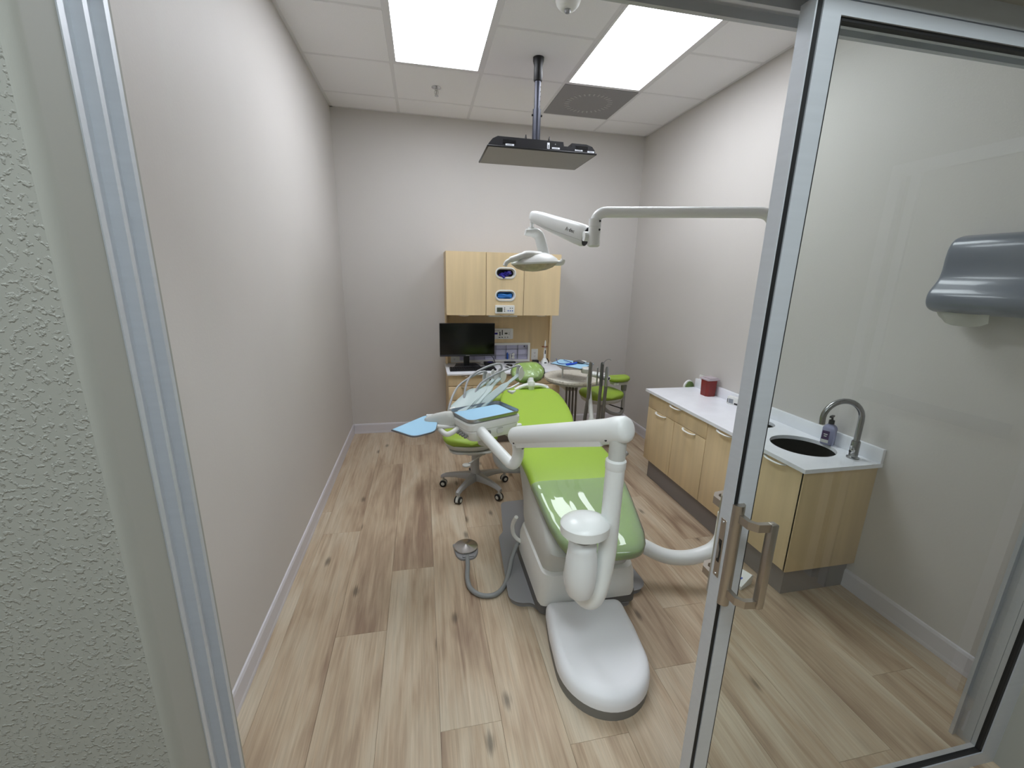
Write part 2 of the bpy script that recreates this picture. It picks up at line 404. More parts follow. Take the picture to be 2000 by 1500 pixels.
# ceiling: grid of tees and lay-in tiles
G = .6096; gx = [.572+G*i for i in range(4)]; gy = [D-.335-G*j for j in range(6)]
b = B(); add_box(b, 0, W, YI, D, H+.03, H+.1); ceiling = struct('ceiling', b, CEIL)
tiles_x = [(0, gx[0])]+[(gx[i], gx[i+1]) for i in range(3)]+[(gx[3], W)]
tiles_y = [(gy[0], D)]+[(gy[j+1], gy[j]) for j in range(5)]+[(YI, gy[5])]
skip = {(1, 2), (1, 3), (3, 2), (3, 3), (3, 1)}
for i, (xa, xb) in enumerate(tiles_x):
    for j, (ya, yb) in enumerate(tiles_y):
        if (i, j) in skip or yb-ya < .03: continue
        b = B(); add_box(b, xa+.011, xb-.011, ya+.011, yb-.011, H-.002, H+.012, bev=.002, seg=1)
        obj('ceiling_tile', b, CEIL, ceiling, smooth=False)
for x in gx: box('tee_rail', TEE, ceiling, x-.012, x+.012, YI, D, H, H+.02)
for j, y in enumerate(gy):
    for i, (xa, xb) in enumerate(tiles_x):
        if j == 2 and i in (1, 3): continue
        box('tee_rail', TEE, ceiling, xa+.012 if i else 0, xb-.012 if i < 4 else W, y-.010, y+.010, H, H+.018)
b = B()
add_box(b, 0, W, D-.022, D, H-.003, H+.02); add_box(b, 0, W, YI, YI+.022, H-.003, H+.02); add_box(b, 0, .022, YI, D, H-.003, H+.02); add_box(b, W-.022, W, YI, D, H-.003, H+.02)
obj('wall_angle', b, TEE, ceiling, smooth=False)
# troffer panels
def troffer(i, lab):
    xa, xb = gx[i]+.012, gx[i+1]-.012; ya, yb = gy[3]+.010, gy[1]-.010
    t = thing('ceiling_light', lab, 'light', ((xa+xb)/2, (ya+yb)/2, H), 'flat panel lights in the treatment room ceiling')
    b = B(); add_plate(b, [(xa, ya), (xb, ya), (xb, yb), (xa, yb)], [[(xa+.018, ya+.018), (xa+.018, yb-.018), (xb-.018, yb-.018), (xb-.018, ya+.018)]], H-.002, H+.03)
    obj('frame', b, TEE, t, smooth=False)
    box('diffuser', PANEL, t, xa+.018, xb-.018, ya+.018, yb-.018, H+.006, H+.012)
troffer(0, 'glowing flat ceiling panel light on the left, above the sprinkler head')
troffer(2, 'glowing flat ceiling panel light on the right, beside the perforated vent')
# perforated diffuser
t = thing('ceiling_vent', 'grey perforated square air vent in the ceiling behind the right panel light', 'vent', ((gx[2]+gx[3])/2, (gy[0]+gy[1])/2, H))
VENT = mat('perforated_vent', (150, 148, 150), .6, noise=(420, .35))
box('perforated_face', VENT, t, gx[2]+.012, gx[3]-.012, gy[1]+.011, gy[0]-.011, H-.004, H+.008)
cx, cy = (gx[2]+gx[3])/2, (gy[0]+gy[1])/2
b = B()
for k in range(30):
    a = 2*PI*k/30; M_ = Matrix.Translation((cx, cy, H-.0045)) @ Matrix.Rotation(a, 4, 'Z')
    add_box(b, .155, .195, -.006, .006, -.001, .001, M=M_)
obj('vane', b, mat('vent_vane', (176, 174, 176), .6), t, smooth=False)
# sprinkler, sensor
t = thing('sprinkler', 'small chrome fire sprinkler head hanging from a ceiling tile', 'sprinkler', (.88, 3.631, H))
b = B(); add_lathe(b, [(0, .0), (.036, .0), (.036, -.004), (.02, -.010), (.014, -.010), (.0, -.010)], (.88, 3.631, H-.001)); obj('escutcheon', b, CHROME, t)
b = B(); add_lathe(b, [(.010, -.01), (.010, -.024), (.005, -.026), (.005, -.05), (0, -.05)], (.88, 3.631, H)); obj('nozzle', b, CHROME, t)
b = B(); add_tube(b, spline([(.870, 3.631, H-.02), (.866, 3.631, H-.04), (.878, 3.631, H-.058)]), .002, 6); add_tube(b, spline([(.890, 3.631, H-.02), (.894, 3.631, H-.04), (.882, 3.631, H-.058)]), .002, 6); obj('yoke', b, CHROME, t)
b = B(); add_lathe(b, [(0, -.062), (.015, -.062), (.015, -.058), (0, -.058)], (.88, 3.631, H)); obj('deflector', b, CHROME, t)
t = thing('motion_sensor', 'white round ceiling motion sensor with faceted lens, between the panel lights', 'sensor', (1.497, 2.40, H))
b = B(); add_lathe(b, [(.0, 0), (.065, 0), (.065, -.012), (.058, -.03), (.045, -.045), (.024, -.052), (.0, -.052)], (1.497, 2.37, H-.002)); obj('housing', b, WHITE2, t)
b = B(); add_lathe(b, [(.017, -.050), (.017, -.058), (.012, -.066), (0, -.069)], (1.497, 2.37, H-.002), 10); obj('lens', b, STEEL, t, smooth=False)

# baseboards
def bboard(name, pts_fn, a, c):
    prof = [(0, 0), (.012, 0), (.012, .012), (.010, .022), (.010, .088), (.006, .100), (0, .103)]
    b = B(); ring_loft(b, [[pts_fn(a, d, z) for d, z in prof], [pts_fn(c, d, z) for d, z in prof]]); return struct(name, b, BASE)
bboard('baseboard_left', lambda s, d, z: (d, s, z), YI, D)
bboard('baseboard_back_left', lambda s, d, z: (s, D-d, z), .012, .93)
bboard('baseboard_back_right', lambda s, d, z: (s, D-d, z), 2.02, W-.012)
bboard('baseboard_right', lambda s, d, z: (W-d, s, z), YI, 1.50)
bboard('baseboard_right_far', lambda s, d, z: (W-d, s, z), 2.95, D-.012)
bboard('baseboard_corridor_right', lambda s, d, z: (s, YH-d, z), XR+.02, 2.85)
bboard('baseboard_corridor_left', lambda s, d, z: (s, YH-d, z), -1.6, XL-.02)
bboard('baseboard_corridor', lambda s, d, z: (s, -2.0+d, z), -1.6, 2.86)
# ---------------------------------------------------------------- aluminium frame and sliding door
trim = sempty('trim_1', (.27, .7, 0))
FINS = [(.6506, .662), (.7010, .711), (.7490, .760)]
def grooved(axis_pts):   # axis_pts(depth from opening, y) -> fins reach depth 0, grooves depth .017, back .035
    return axis_pts
jx = .285
b = B()
prof = [(XL-.03, .6506)]
for k, (ya, yb) in enumerate(FINS):
    prof += [(jx, ya), (jx, yb)]
    if k < 2: prof += [(jx-.017, yb), (jx-.017, FINS[k+1][0])]
prof += [(XL-.03, .760)]
add_prism(b, prof, 0, 2.12); obj('jamb', b, ALU, trim, smooth=False)
b = B(); jr = 2.605
prof = [(XR, .6506)]
for k, (ya, yb) in enumerate(FINS):
    prof += [(jr, ya), (jr, yb)]
    if k < 2: prof += [(jr+.017, yb), (jr+.017, FINS[k+1][0])]
prof += [(XR, .760)]
add_prism(b, prof, 0, 2.12); obj('jamb', b, ALU, trim, smooth=False)
b = B(); hz = 2.092; prof = [(.6506, ZT+.0)]
for k, (ya, yb) in enumerate(FINS):
    prof += [(ya, hz), (yb, hz)]
    if k < 2: prof += [(yb, hz+.017), (FINS[k+1][0], hz+.017)]
prof += [(.760, ZT)]
ring_loft(b, [[(XL, y, z) for y, z in prof], [(XR, y, z) for y, z in prof]]); obj('header', b, ALU, trim, smooth=False)
box('sill_track', ALU, trim, 1.40, XR-.01, .651, .690, 0, .012)

door = sempty('door_1', (1.95, .668, 0))
SX = 1.405; DY0, DY1 = .650, .684
b = B(); add_box(b, SX, SX+.055, .6545, DY1, .014, 2.089); add_box(b, SX+.016, SX+.055, DY0, .6545, .014, 2.089); add_box(b, SX, SX+.003, DY0, .6545, .014, 2.089)
obj('stile', b, ALU, door, smooth=False)
box('gasket', GASK, door, SX+.003, SX+.0155, .6525, .6546, .014, 2.089)
TX = 2.556
b = B(); add_box(b, TX+.012, TX+.052, DY0, DY1, .014, 2.089); obj('stile', b, ALU, door, smooth=False)
b = B(); add_box(b, SX+.055, TX+.012, DY0, DY1, 2.066, 2.089); obj('rail', b, ALU, door, smooth=False)
b = B(); add_box(b, SX+.055, TX+.012, DY0, DY1, .014, .060); obj('rail', b, ALU, door, smooth=False)
b = B(); g0, g1, z0_, z1_ = SX+.055, TX+.012, .060, 2.066
for (xa, xb, za, zb) in ((g0, g0+.006, z0_, z1_), (g1-.012, g1, z0_, z1_), (g0, g1, z0_, z0_+.008), (g0, g1, z1_-.006, z1_)):
    add_box(b, xa, xb, .6535, .6665, za, zb)
obj('glazing_gasket', b, GASK, door, smooth=False)
b = B(); vs = [b.verts.new(p) for p in ((g0+.004, .660, z0_+.004), (g1-.008, .660, z0_+.004), (g1-.008, .660, z1_-.003), (g0+.004, .660, z1_-.003))]; b.faces.new(vs)
gl = obj('glass_pane', b, GLASS, door, smooth=False)
# pull handle (corridor side) and its twin inside
def pull(ys, y0):
    s = -1 if ys < 0 else 1
    h = B()
    def arc(z): return [(1.4205+.0145*math.cos(a), y0+s*.016*math.sin(a), z) for a in [PI*k/10 for k in range(11)]]
    r0 = arc(.855); r1 = arc(1.120); r0b = [(x, y, z) for x, y, z in r0]
    ring_loft(h, [r0b, r1]); ho = obj('handle', h, NICK, door, ang=30)
    for z in (.892, 1.090):
        g = B(); pts = [(1.421, y0+s*.012, z), (1.421, y0+s*.040, z), (1.432, y0+s*.052, z), (1.462, y0+s*.056, z)]
        rings = []
        for i, p in enumerate(pts):
            p = Vector(p); t_ = (Vector(pts[min(i+1, 3)])-Vector(pts[max(i-1, 0)])).normalized(); nrm = Vector((-t_.y, t_.x, 0))
            rings.append([p+nrm*.006*sx+Vector((0, 0, .0095*sz)) for sx, sz in ((-1, -1), (1, -1), (1, 1), (-1, 1))])
        ring_loft(g, rings); obj('bracket', g, NICK, ho, smooth=False)
    g = B(); yc = y0+s*.056
    add_box(g, 1.456, 1.474, yc-.010, yc+.008, .882, 1.100, bev=.003); obj('grip', g, NICK, ho)
pull(-1, .650); pull(1, .684)
# hook latch in the stile edge
b = B(); add_box(b, SX-.0015, SX, .6575, .6755, .918, 1.072, bev=.0007, seg=1); lt = obj('latch', b, NICK, door)
box('slot', BLACK, lt, SX-.0020, SX-.0014, .662, .671, .958, 1.018)
b = B(); add_prism(b, [(-.004, -.022), (.003, -.018), (.004, .006), (.0, .02), (-.003, .006)], 0, .003, M=SIDE(SX-.002, .667, .988)); obj('hook', b, STEEL, lt)
for z in (.925, 1.064):
    b = B(); add_lathe(b, [(0, .0025), (.003, .002), (.0035, 0)], (0, 0, 0), 10, M=SIDE(SX-.0015, .667, z)); obj('screw', b, CHROME, lt)
# corridor: door in the right end wall, seen mirrored in the glass
tr2 = sempty('trim_2', (2.85, 0, 0)); XC = 2.86
for y0_, y1_, z0_, z1_ in ((-.30, -.25, 0, 2.13), (-.21, -.17, 0, 2.09), (-.30, .44, 2.08, 2.13), (.40, .44, 0, 2.13)):
    box('casing', ALU, tr2, XC-.030, XC, y0_, y1_, z0_, z1_)
dd = box('door_2', mat('corridor_door', (176, 178, 172), .5), None, XC-.018, XC-.002, -.17, .40, .01, 2.08); dd['kind'] = 'structure'
b = B(); add_box(b, XC-.060, XC-.045, -.20, .36, 1.07, 1.13, bev=.004); add_box(b, XC-.05, XC-.016, -.18, -.15, 1.08, 1.12); add_box(b, XC-.05, XC-.016, .31, .34, 1.08, 1.12); obj('push_bar', b, ALUD, dd)
for i, (hx, lab) in enumerate(((1.15, 'flat glowing panel light in the corridor ceiling above the doorway'), (-.9, 'flat glowing panel light in the corridor ceiling, far left'))):
    t = thing('corridor_light', lab, 'light', (hx, -.35, HH), 'corridor ceiling lights')
    box('frame', TEE, t, hx-.62, hx+.62, -.67, -.03, HH-.012, HH)
    box('diffuser', HPANEL, t, hx-.60, hx+.60, -.65, -.05, HH-.014, HH-.0125)
#PART2
# ---------------------------------------------------------------- ceiling television on its pole
t = thing('ceiling_mount', 'black and grey telescoping pole mount holding the ceiling television', 'mount', (1.512, 2.999, H))
px, py = 1.512, 2.999
b = B(); add_lathe(b, [(0, 0), (.036, 0), (.036, -.02), (.028, -.045), (.028, -.13), (.025, -.135)], (px, py, H-.002)); obj('ceiling_cup', b, BLACK, t)
b = B(); add_lathe(b, [(.020, -.12), (.020, -.36), (0, -.36)], (px, py, H)); pu = obj('upper_tube', b, mat('pole_paint', (52, 54, 64), .35, .5), t)
for k in range(7):
    b = B(); add_lathe(b, [(.0, .0215), (.003, .0212), (.003, .018)], (0, 0, 0), 8, M=basis((px+.0, py, H-.17-.028*k), (0, 0, 1), (0, 1, 0), (1, -.6, 0))); obj('adjusting_hole', b, BLACK, pu)
b = B(); add_lathe(b, [(0, -.30), (.027, -.30), (.027, -.505), (0, -.505)], (px, py, H)); obj('lower_tube', b, mat('pole_paint', (70, 72, 84)), t)
b = B(); add_lathe(b, [(0, -.034), (.007, -.034), (.007, .036), (0, .036)], (px, py, H-.335), 10, axis='x'); obj('locking_bolt', b, BLACK, t)
b = B(); add_lathe(b, [(0, -.495), (.034, -.495), (.034, -.53), (0, -.53)], (px, py, H)); obj('collar', b, BLACK, t)
b = B(); add_box(b, px-.07, px+.09, py-.05, py+.05, 2.463, 2.475, bev=.002); add_box(b, px-.05, px+.07, py-.045, py-.035, 2.455, 2.490)
for s in (-.075, .088): add_prism(b, [(-.03, -.015), (.03, -.015), (.02, .035), (.0, .05), (-.014, .03)], -.003, .003, M=basis((px+s, py-.02, 2.475), (0, 1, 0), (0, 0, 1), (1, 0, 0)))
obj('bracket', b, mat('bracket_steel', (60, 58, 58), .4, .5), t)
tvx0, tvx1, tvy0, tvy1, tvz = 1.157, 1.888, 2.832, 3.262, 2.397
tv = thing('television', 'black flat television hung screen down from the ceiling pole', 'television', ((tvx0+tvx1)/2, (tvy0+tvy1)/2, tvz))
box('bezel', BLACK, tv, tvx0, tvx1, tvy0, tvy1, tvz, tvz+.010, bev=.002)
box('screen', TVSCR, tv, tvx0+.008, tvx1-.008, tvy0+.006, tvy1-.008, tvz-.0015, tvz+.0005)
# bulged rear housing with a recess at the near right
prof = [(tvx0+.004, tvz+.010), (tvx0+.012, tvz+.024), (tvx0+.035, tvz+.050), (tvx0+.068, tvz+.066), (tvx0+.50, tvz+.064), (tvx0+.505, tvz+.040), (tvx0+.556, tvz+.038), (tvx0+.558, tvz+.062), (tvx0+.66, tvz+.061), (tvx0+.70, tvz+.050), (tvx0+.718, tvz+.030), (tvx1-.004, tvz+.010)]
full = [(tvx0+.004, tvz+.010), (tvx0+.012, tvz+.024), (tvx0+.035, tvz+.050), (tvx0+.068, tvz+.066), (tvx0+.505, tvz+.064), (tvx0+.556, tvz+.063), (tvx0+.66, tvz+.061), (tvx0+.70, tvz+.050), (tvx0+.718, tvz+.030), (tvx1-.004, tvz+.010)]
b = B(); ring_loft(b, [[(x, tvy0+.012, z) for x, z in prof], [(x, tvy0+.10, z) for x, z in prof]]); ring_loft(b, [[(x, tvy0+.10, z) for x, z in full], [(x, tvy1-.05, z) for x, z in full]])
obj('rear_housing', b, mat('tv_back', (22, 22, 26), .4), tv, smooth=False)
for xa in (tvx0+.10, tvx0+.585):
    for k in range(4): box('vent_slot', BLACK, tv, xa, xa+.085, tvy0+.010, tvy0+.0125, tvz+.026+.007*k, tvz+.028+.007*k)
STK = mat('sticker', (225, 228, 235), .6)
for xa, za, wx, hz_ in ((.118, .016, .055, .010), (.392, .016, .016, .036), (.425, .018, .052, .010), (.582, .018, .052, .010), (.668, .014, .048, .009)):
    so = box('sticker', STK, tv, tvx0+xa, tvx0+xa+wx, tvy0+.0105, tvy0+.0122, tvz+za, tvz+za+hz_)
    b = B()
    if hz_ > .02:
        for k in range(7): add_box(b, tvx0+xa+.004, tvx0+xa+.012, tvy0+.0100, tvy0+.0106, tvz+za+.003+.003*k, tvz+za+.0045+.003*k)
    else:
        add_box(b, tvx0+xa+.006, tvx0+xa+wx-.012, tvy0+.0100, tvy0+.0106, tvz+za+.004, tvz+za+.0055)
    obj('print', b, DARK, so, smooth=False)
b = B(); add_lathe(b, [(0, .001), (.004, .001), (.004, 0)], (0, 0, 0), 10, M=FRONT(tvx0+.447, tvy0+.0118, tvz+.046)); obj('power_button', b, STEEL, tv)

# ---------------------------------------------------------------- rear console
def pull_arc(name, parent, c, ax, out, width, M_=NICK, r=.0035, depth=.022, sag=.0):
    """flat bow handle: centre c on the face, ax = along, out = away from the face"""
    c, ax, out = Vector(c), Vector(ax), Vector(out); b = B(); pts = []
    for k in range(13):
        s = -1+2*k/12; pts.append(c + ax*(s*width/2) + out*(depth*(1-abs(s)**3.2)) - Vector((0, 0, sag*(1-s*s))))
    add_tube(b, pts, r, 8, sx=2.0, sy=.8); return obj(name, b, M_, parent)
CX0, CX1 = .945, 2.025; CF = 3.90
uc = thing('wall_cabinet', 'maple wall cabinet with three doors and glove dispenser openings on the back wall', 'cabinet', ((CX0+CX1)/2, 4.08, 1.245))
box('body', MAPLED, uc, CX0, CX1, CF+.075, D-.001, 1.252, 1.815); box('side_panel', MAPLED, uc, CX0, CX0+.018, CF+.019, CF+.075, 1.252, 1.815); box('side_panel', MAPLED, uc, CX1-.018, CX1, CF+.019, CF+.075, 1.252, 1.815); box('top_panel', MAPLED, uc, CX0+.018, CX1-.018, CF+.019, CF+.075, 1.797, 1.815); box('bottom_panel', MAPLED, uc, CX0+.018, CX1-.018, CF+.019, CF+.075, 1.252, 1.268)
s1, s2 = 1.311, 1.669
def oval(cx, cz, w_, h_, n=10):
    r = h_/2; return [(cx+w_/2-r+r*math.cos(a), cz+r*math.sin(a)) for a in [-PI/2+PI*k/n for k in range(n+1)]]+[(cx-w_/2+r+r*math.cos(a), cz+r*math.sin(a)) for a in [PI/2+PI*k/n for k in range(n+1)]]
SLX, SLZ = 1.493, (1.633, 1.430)
for i, (xa, xb) in enumerate(((CX0, s1), (s1, s2), (s2, CX1))):
    b = B()
    if i == 1:
        holes = [list(reversed([(x, z) for x, z in oval(SLX, cz, .175, .068)])) for cz in SLZ]
        add_plate(b, [(xa+.002, 1.245), (xb-.002, 1.245), (xb-.002, 1.813), (xa+.002, 1.813)], holes, 0, .018, M=FRONT(0, CF+.018, 0))
    else: add_box(b, xa+(.002 if i else 0), xb-(.002 if i < 2 else 0), CF, CF+.018, 1.245, 1.813, bev=.0008, seg=1)
    dr = obj('door', b, MAPLE, uc, smooth=False)
    hx = (1.105, 1.494, 1.85)[i]
    pull_arc('pull', dr, (hx, CF+.004, 1.246), (1, 0, 0), (0, -.6, -.25), .095, depth=.026)
b = B(); add_box(b, s1+.03, s2-.03, CF+.09, CF+.30, 1.30, 1.70)
for cz, cm, nm, lab in ((SLZ[0], NAVY, 'glove', 'dark blue glove bunch in the upper slot'), (SLZ[1], SKYB, 'mask', 'sky blue folded masks in the lower slot')):
    b = B(); ro = oval(0, 0, .196, .106); ri = oval(0, 0, .158, .062); rm = oval(0, 0, .178, .084)
    # bezel: outer flange, bowl sloping inwards
    F = FRONT(SLX, CF, cz); rings = []
    for r_, z in ((ro, 0), (ro, .006), (rm, .009), (ri, -.018), (ri, -.045)): rings.append([F @ Vector((x, y, z)) for x, y in r_])
    ring_loft(b, rings, False, False); bz = obj('dispenser_bezel', b, WHITE2, uc)
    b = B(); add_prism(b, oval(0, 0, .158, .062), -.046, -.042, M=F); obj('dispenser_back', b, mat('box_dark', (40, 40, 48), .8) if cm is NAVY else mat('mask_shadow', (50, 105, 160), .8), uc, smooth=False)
    rg = random.Random(3); b = B()
    if cm is NAVY:
        for k in range(11):
            x, y = rg.uniform(-.05, .05), rg.uniform(-.018, .008)
            p = [Vector((x+rg.uniform(-.022, .022), y+rg.uniform(-.012, .012), -.03+rg.uniform(0, .022))) for _ in range(4)]
            add_tube(b, [F @ q for q in spline(p, 5)], [.006, .009, .010, .009, .008, .007, .009, .01, .009, .008, .007, .008, .008, .007, .006, .004], 8, sx=1.3)
        p = [Vector((-.03, -.01, -.02)), Vector((-.03, -.022, -.002)), Vector((-.018, -.034, .008)), Vector((-.01, -.042, .010))]
        add_tube(b, [F @ q for q in spline(p, 5)], .010, 8, sx=1.5)
    else:
        for k in range(5):
            y = -.016+.006*k; p = [Vector((x, y+.004*math.sin(x*60+k), -.030+.004*k*(1-(x/.07)**2))) for x in (-.066, -.04, -.01, .02, .045, .066)]
            add_tube(b, [F @ q for q in spline(p, 4)], .0055, 8, sx=2.4)
    obj(nm, b, cm, uc, label=lab)
# climate / media panel under the slots
b = B(); add_prism(b, rrect(-.093, .093, -.039, .039, .008), 0, .012, ch=.003, M=FRONT(1.489, CF, 1.302)); cp = obj('control_panel', b, WHITE2, uc)
b = B(); add_box(b, -.076, -.022, -.024, .018, .012, .0128, M=FRONT(1.489, CF, 1.302)); obj('display', b, LCD, cp, smooth=False)
for xx, yy, cm in ((-.003, .015, PALE), (-.003, 0, PALE), (-.003, -.016, PALE), (.032, -.012, BLUE), (.052, -.012, BLUE), (.072, -.012, BLUE), (.052, .012, PALE), (.072, .012, PALE)):
    b = B(); add_lathe(b, [(.006, .012), (.006, .014), (.0, .0145)], (xx, yy, 0), 12, M=FRONT(1.489, CF, 1.302)); obj('button', b, mat('button_blue', (70, 110, 190), .5) if cm is BLUE else GREYP, cp)
box('undercabinet_light', WHITE2, uc, 1.345, 1.62, CF+.03, CF+.10, 1.228, 1.246, bev=.003, label='white strip light fixed under the cabinet')
# back panel
bp_ = thing('back_panel', 'maple panel with side returns between the wall cabinet and the rear worktop', 'panel', (1.5, 4.24, .73))
b = B(); NX0, NX1, NZ0, NZ1 = 1.085, 1.812, .752, .914
add_plate(b, [(.965, .7), (2.025, .7), (2.025, 1.252), (.965, 1.252)], [[(NX0, NZ0), (NX0, NZ1), (NX1, NZ1), (NX1, NZ0)]], 0, .012, M=FRONT(0, 4.237, 0)); obj('panel', b, MAPLED, bp_, smooth=False)
box('side_return', MAPLE, bp_, .945, .965, 4.18, D-.001, .731, 1.252); box('side_return', MAPLE, bp_, 2.025, 2.045, 4.18, D-.001, .735, 1.252)
# recessed organiser
ng = thing('organiser_niche', 'recessed clear supply organiser with white frame behind the monitor', 'organiser', ((NX0+NX1)/2, 4.21, .74))
b = B(); add_plate(b, rrect(NX0-.018, NX1+.018, NZ0-.018, NZ1+.018, .004, 2), [list(reversed(rrect(NX0+.004, NX1-.004, NZ0+.004, NZ1-.004, .004, 2)))], 0, .006, M=FRONT(0, 4.225, 0)); obj('frame', b, WHITE2, ng, smooth=False)
b = B(); bx = mat('organiser_back', (206, 206, 230), .5)
add_box(b, NX0, NX1, 4.252, 4.256, NZ0, NZ1); add_box(b, NX0, NX1, 4.226, 4.254, NZ0, NZ0+.004); obj('tray_back', b, bx, ng, smooth=False)
for k, x in enumerate((1.24, 1.35, 1.465, 1.575, 1.70)): box('divider', CLEARP, ng, x, x+.003, 4.228, 4.252, NZ0+.004, NZ1-.004)
for z in (.80, .862): box('shelf', CLEARP, ng, NX0, NX1, 4.228, 4.252, z, z+.002)
for x, ww, hh, cm, nm, lab in ((1.592, .018, .070, mat('bottle_blue', (50, 100, 200), .3), 'bottle', 'small blue bottle in the clear organiser niche'), (1.622, .016, .058, WHITE2, 'white_tube', 'small white tube beside the blue bottle in the niche')):
    b = B(); add_lathe(b, [(0, 0), (ww*.5, 0), (ww*.52, .01), (ww*.5, hh*.8), (ww*.28, hh*.88), (ww*.28, hh), (0, hh)], (x, 4.238, NZ0+.005), 16); tag(obj(nm, b, cm), lab, 'bottle' if nm == 'bottle' else 'tube')
b = B(); add_lathe(b, [(.006, -.008), (.016, -.008), (.016, .008), (.006, .008)], (1.652, 4.240, NZ0+.0215), 18, axis='y'); tag(obj('tape_roll', b, WHITE2), 'white tape roll in the niche, lower of the two', 'roll')
b = B(); add_lathe(b, [(.006, -.008), (.0155, -.008), (.0155, .008), (.006, .008)], (1.654, 4.240, NZ0+.0535), 18, axis='y'); tag(obj('tape_roll', b, WHITE2), 'white tape roll in the niche, stacked on the lower one', 'roll')
b = B(); add_box(b, 1.765, 1.775, 4.226, 4.240, .885, .9, bev=.002); obj('latch', b, BLACK, ng)
# wall outlet on the panel
def outlet(loc, M, lab):
    t = thing('wall_outlet', lab, 'outlet', loc)
    b = B(); add_prism(b, rrect(-.036, .036, -.058, .058, .005), 0, .006, ch=.002, M=M); obj('plate', b, WHITE2, t)
    b = B(); add_prism(b, rrect(-.017, .017, -.034, .034, .003), .006, .008, M=M); fc = obj('receptacle', b, mat('receptacle_white', (226, 226, 224), .4), t)
    for yy in (.018, -.018):
        for xa_, xb_, ya_, yb_ in ((-.0072, -.0048, -.004, .005), (.0048, .0072, -.004, .005), (-.002, .002, -.011, -.007)):
            b = B(); add_box(b, xa_, xb_, yy+ya_, yy+yb_, .008, .0085, M=M); obj('slot', b, DARK, fc, smooth=False)
outlet((1.882, 4.22, .80), FRONT(1.882, 4.225, .807), 'white wall outlet on the maple panel between niche and curing light')
outlet((1.03, 4.22, .80), FRONT(1.035, 4.225, .79), 'white wall outlet low on the maple panel behind the monitor stand')
# delivery control panel on the wall panel (half behind the monitor)
t = thing('wall_controller', 'white controller panel with small dark displays on the maple panel beside the monitor', 'controller', (1.52, 4.22, 1.02))
Mx = FRONT(1.535, 4.225, 1.028)
b = B(); add_prism(b, rrect(-.118, .108, -.055, .055, .012), 0, .012, ch=.003, M=Mx); obj('housing', b, WHITE2, t)
for x0_, x1_, y0_, y1_, c_ in ((-.092, -.056, -.006, .012, NAVY), (-.036, -.026, -.018, .022, DARK), (-.012, -.002, -.012, .040, DARK), (.018, .048, -.004, .012, LCD), (-.045, -.026, -.040, -.032, DARK), (-.016, 0, -.040, -.032, DARK), (.018, .028, -.040, -.030, GREYP), (.044, .056, -.040, -.030, GREYP), (.060, .068, .004, .012, GREYP), (.060, .068, -.010, -.002, GREYP)):
    b = B(); add_box(b, x0_, x1_, y0_, y1_, .012, .0132, M=Mx); obj('display' if c_ in (NAVY, LCD) else 'key', b, c_, t, smooth=False)
b = B(); add_box(b, .076, .077, -.045, .045, .012, .0125, M=Mx); add_box(b, -.1, .077, -.046, -.045, .012, .0125, M=Mx); obj('outline', b, GREYP, t, smooth=False)
text_obj('lettering', 'ProCenter', .016, DARK, t, Mx @ Matrix.Translation((-.066, .034, .0125)))
# base cabinet and worktop
BX0, BX1, BF, WZ = .945, 2.045, 3.757, .730
bc = thing('base_cabinet', 'maple base cabinet with drawers under the rear worktop', 'cabinet', (1.49, 4.0, 0))
box('body', MAPLED, bc, BX0, 2.025, BF+.02, D-.002, .10, WZ-.019); box('toe_kick', TOEK, bc, BX0+.01, 2.02, BF+.06, D-.002, 0, .10)
rows = [(.604, .708), (.467, .600), (.342, .463), (.105, .338)]
for cx0, cx1 in ((BX0, 1.312), (1.316, 1.668), (1.672, 2.025)):
    for za, zb in rows:
        d_ = box('drawer', MAPLE, bc, cx0+.001, cx1-.001, BF, BF+.018, za+.001, zb-.001, bev=.001)
        pull_arc('pull', d_, ((cx0+cx1)/2-.01, BF+.002, zb-.008), (1, 0, 0), (0, -.9, -.12), .105)
wt = box('rear_worktop', QUARTZ, None, BX0-.012, 2.06, BF-.026, D-.04, WZ-.020, WZ, bev=.003); tag(wt, 'white quartz worktop on the rear maple cabinet, under the monitor', 'worktop')
# granite round top
RC = (2.03, 3.40)
rt_ = thing('round_table', 'round speckled granite swing table beside the rear worktop', 'table', (RC[0], RC[1], .74))
b = B(); n = 56; pr = [(RC[0]+.262*math.cos(2*PI*k/n), RC[1]+.262*math.sin(2*PI*k/n)) for k in range(n)]
add_prism(b, pr, .738, .760, ch=.006); obj('tabletop', b, GRAN, rt_)
b = B(); add_prism(b, [(RC[0]+.240*math.cos(2*PI*k/n), RC[1]+.240*math.sin(2*PI*k/n)) for k in range(n)], .716, .738); obj('underframe', b, PALE, rt_)
b = B(); add_lathe(b, [(0, .64), (.045, .64), (.045, .73), (0, .73)], (RC[0]-.02, RC[1]+.05, 0), 20); add_box(b, RC[0]-.07, RC[0]+.05, RC[1]+.0, RC[1]+.40, .62, .66, bev=.006); obj('support_arm', b, PALE, rt_)
for k in range(4):
    b = B(); xx = 1.955+.030*k; add_tube(b, spline([(xx, 3.36, .70), (xx+.002, 3.355, .5), (xx+.004, 3.36, .30), (xx+.0, 3.42, .14), (xx-.06, 3.6, .05)], 6), .0095, 10); obj('hose', b, DTUBE, rt_)

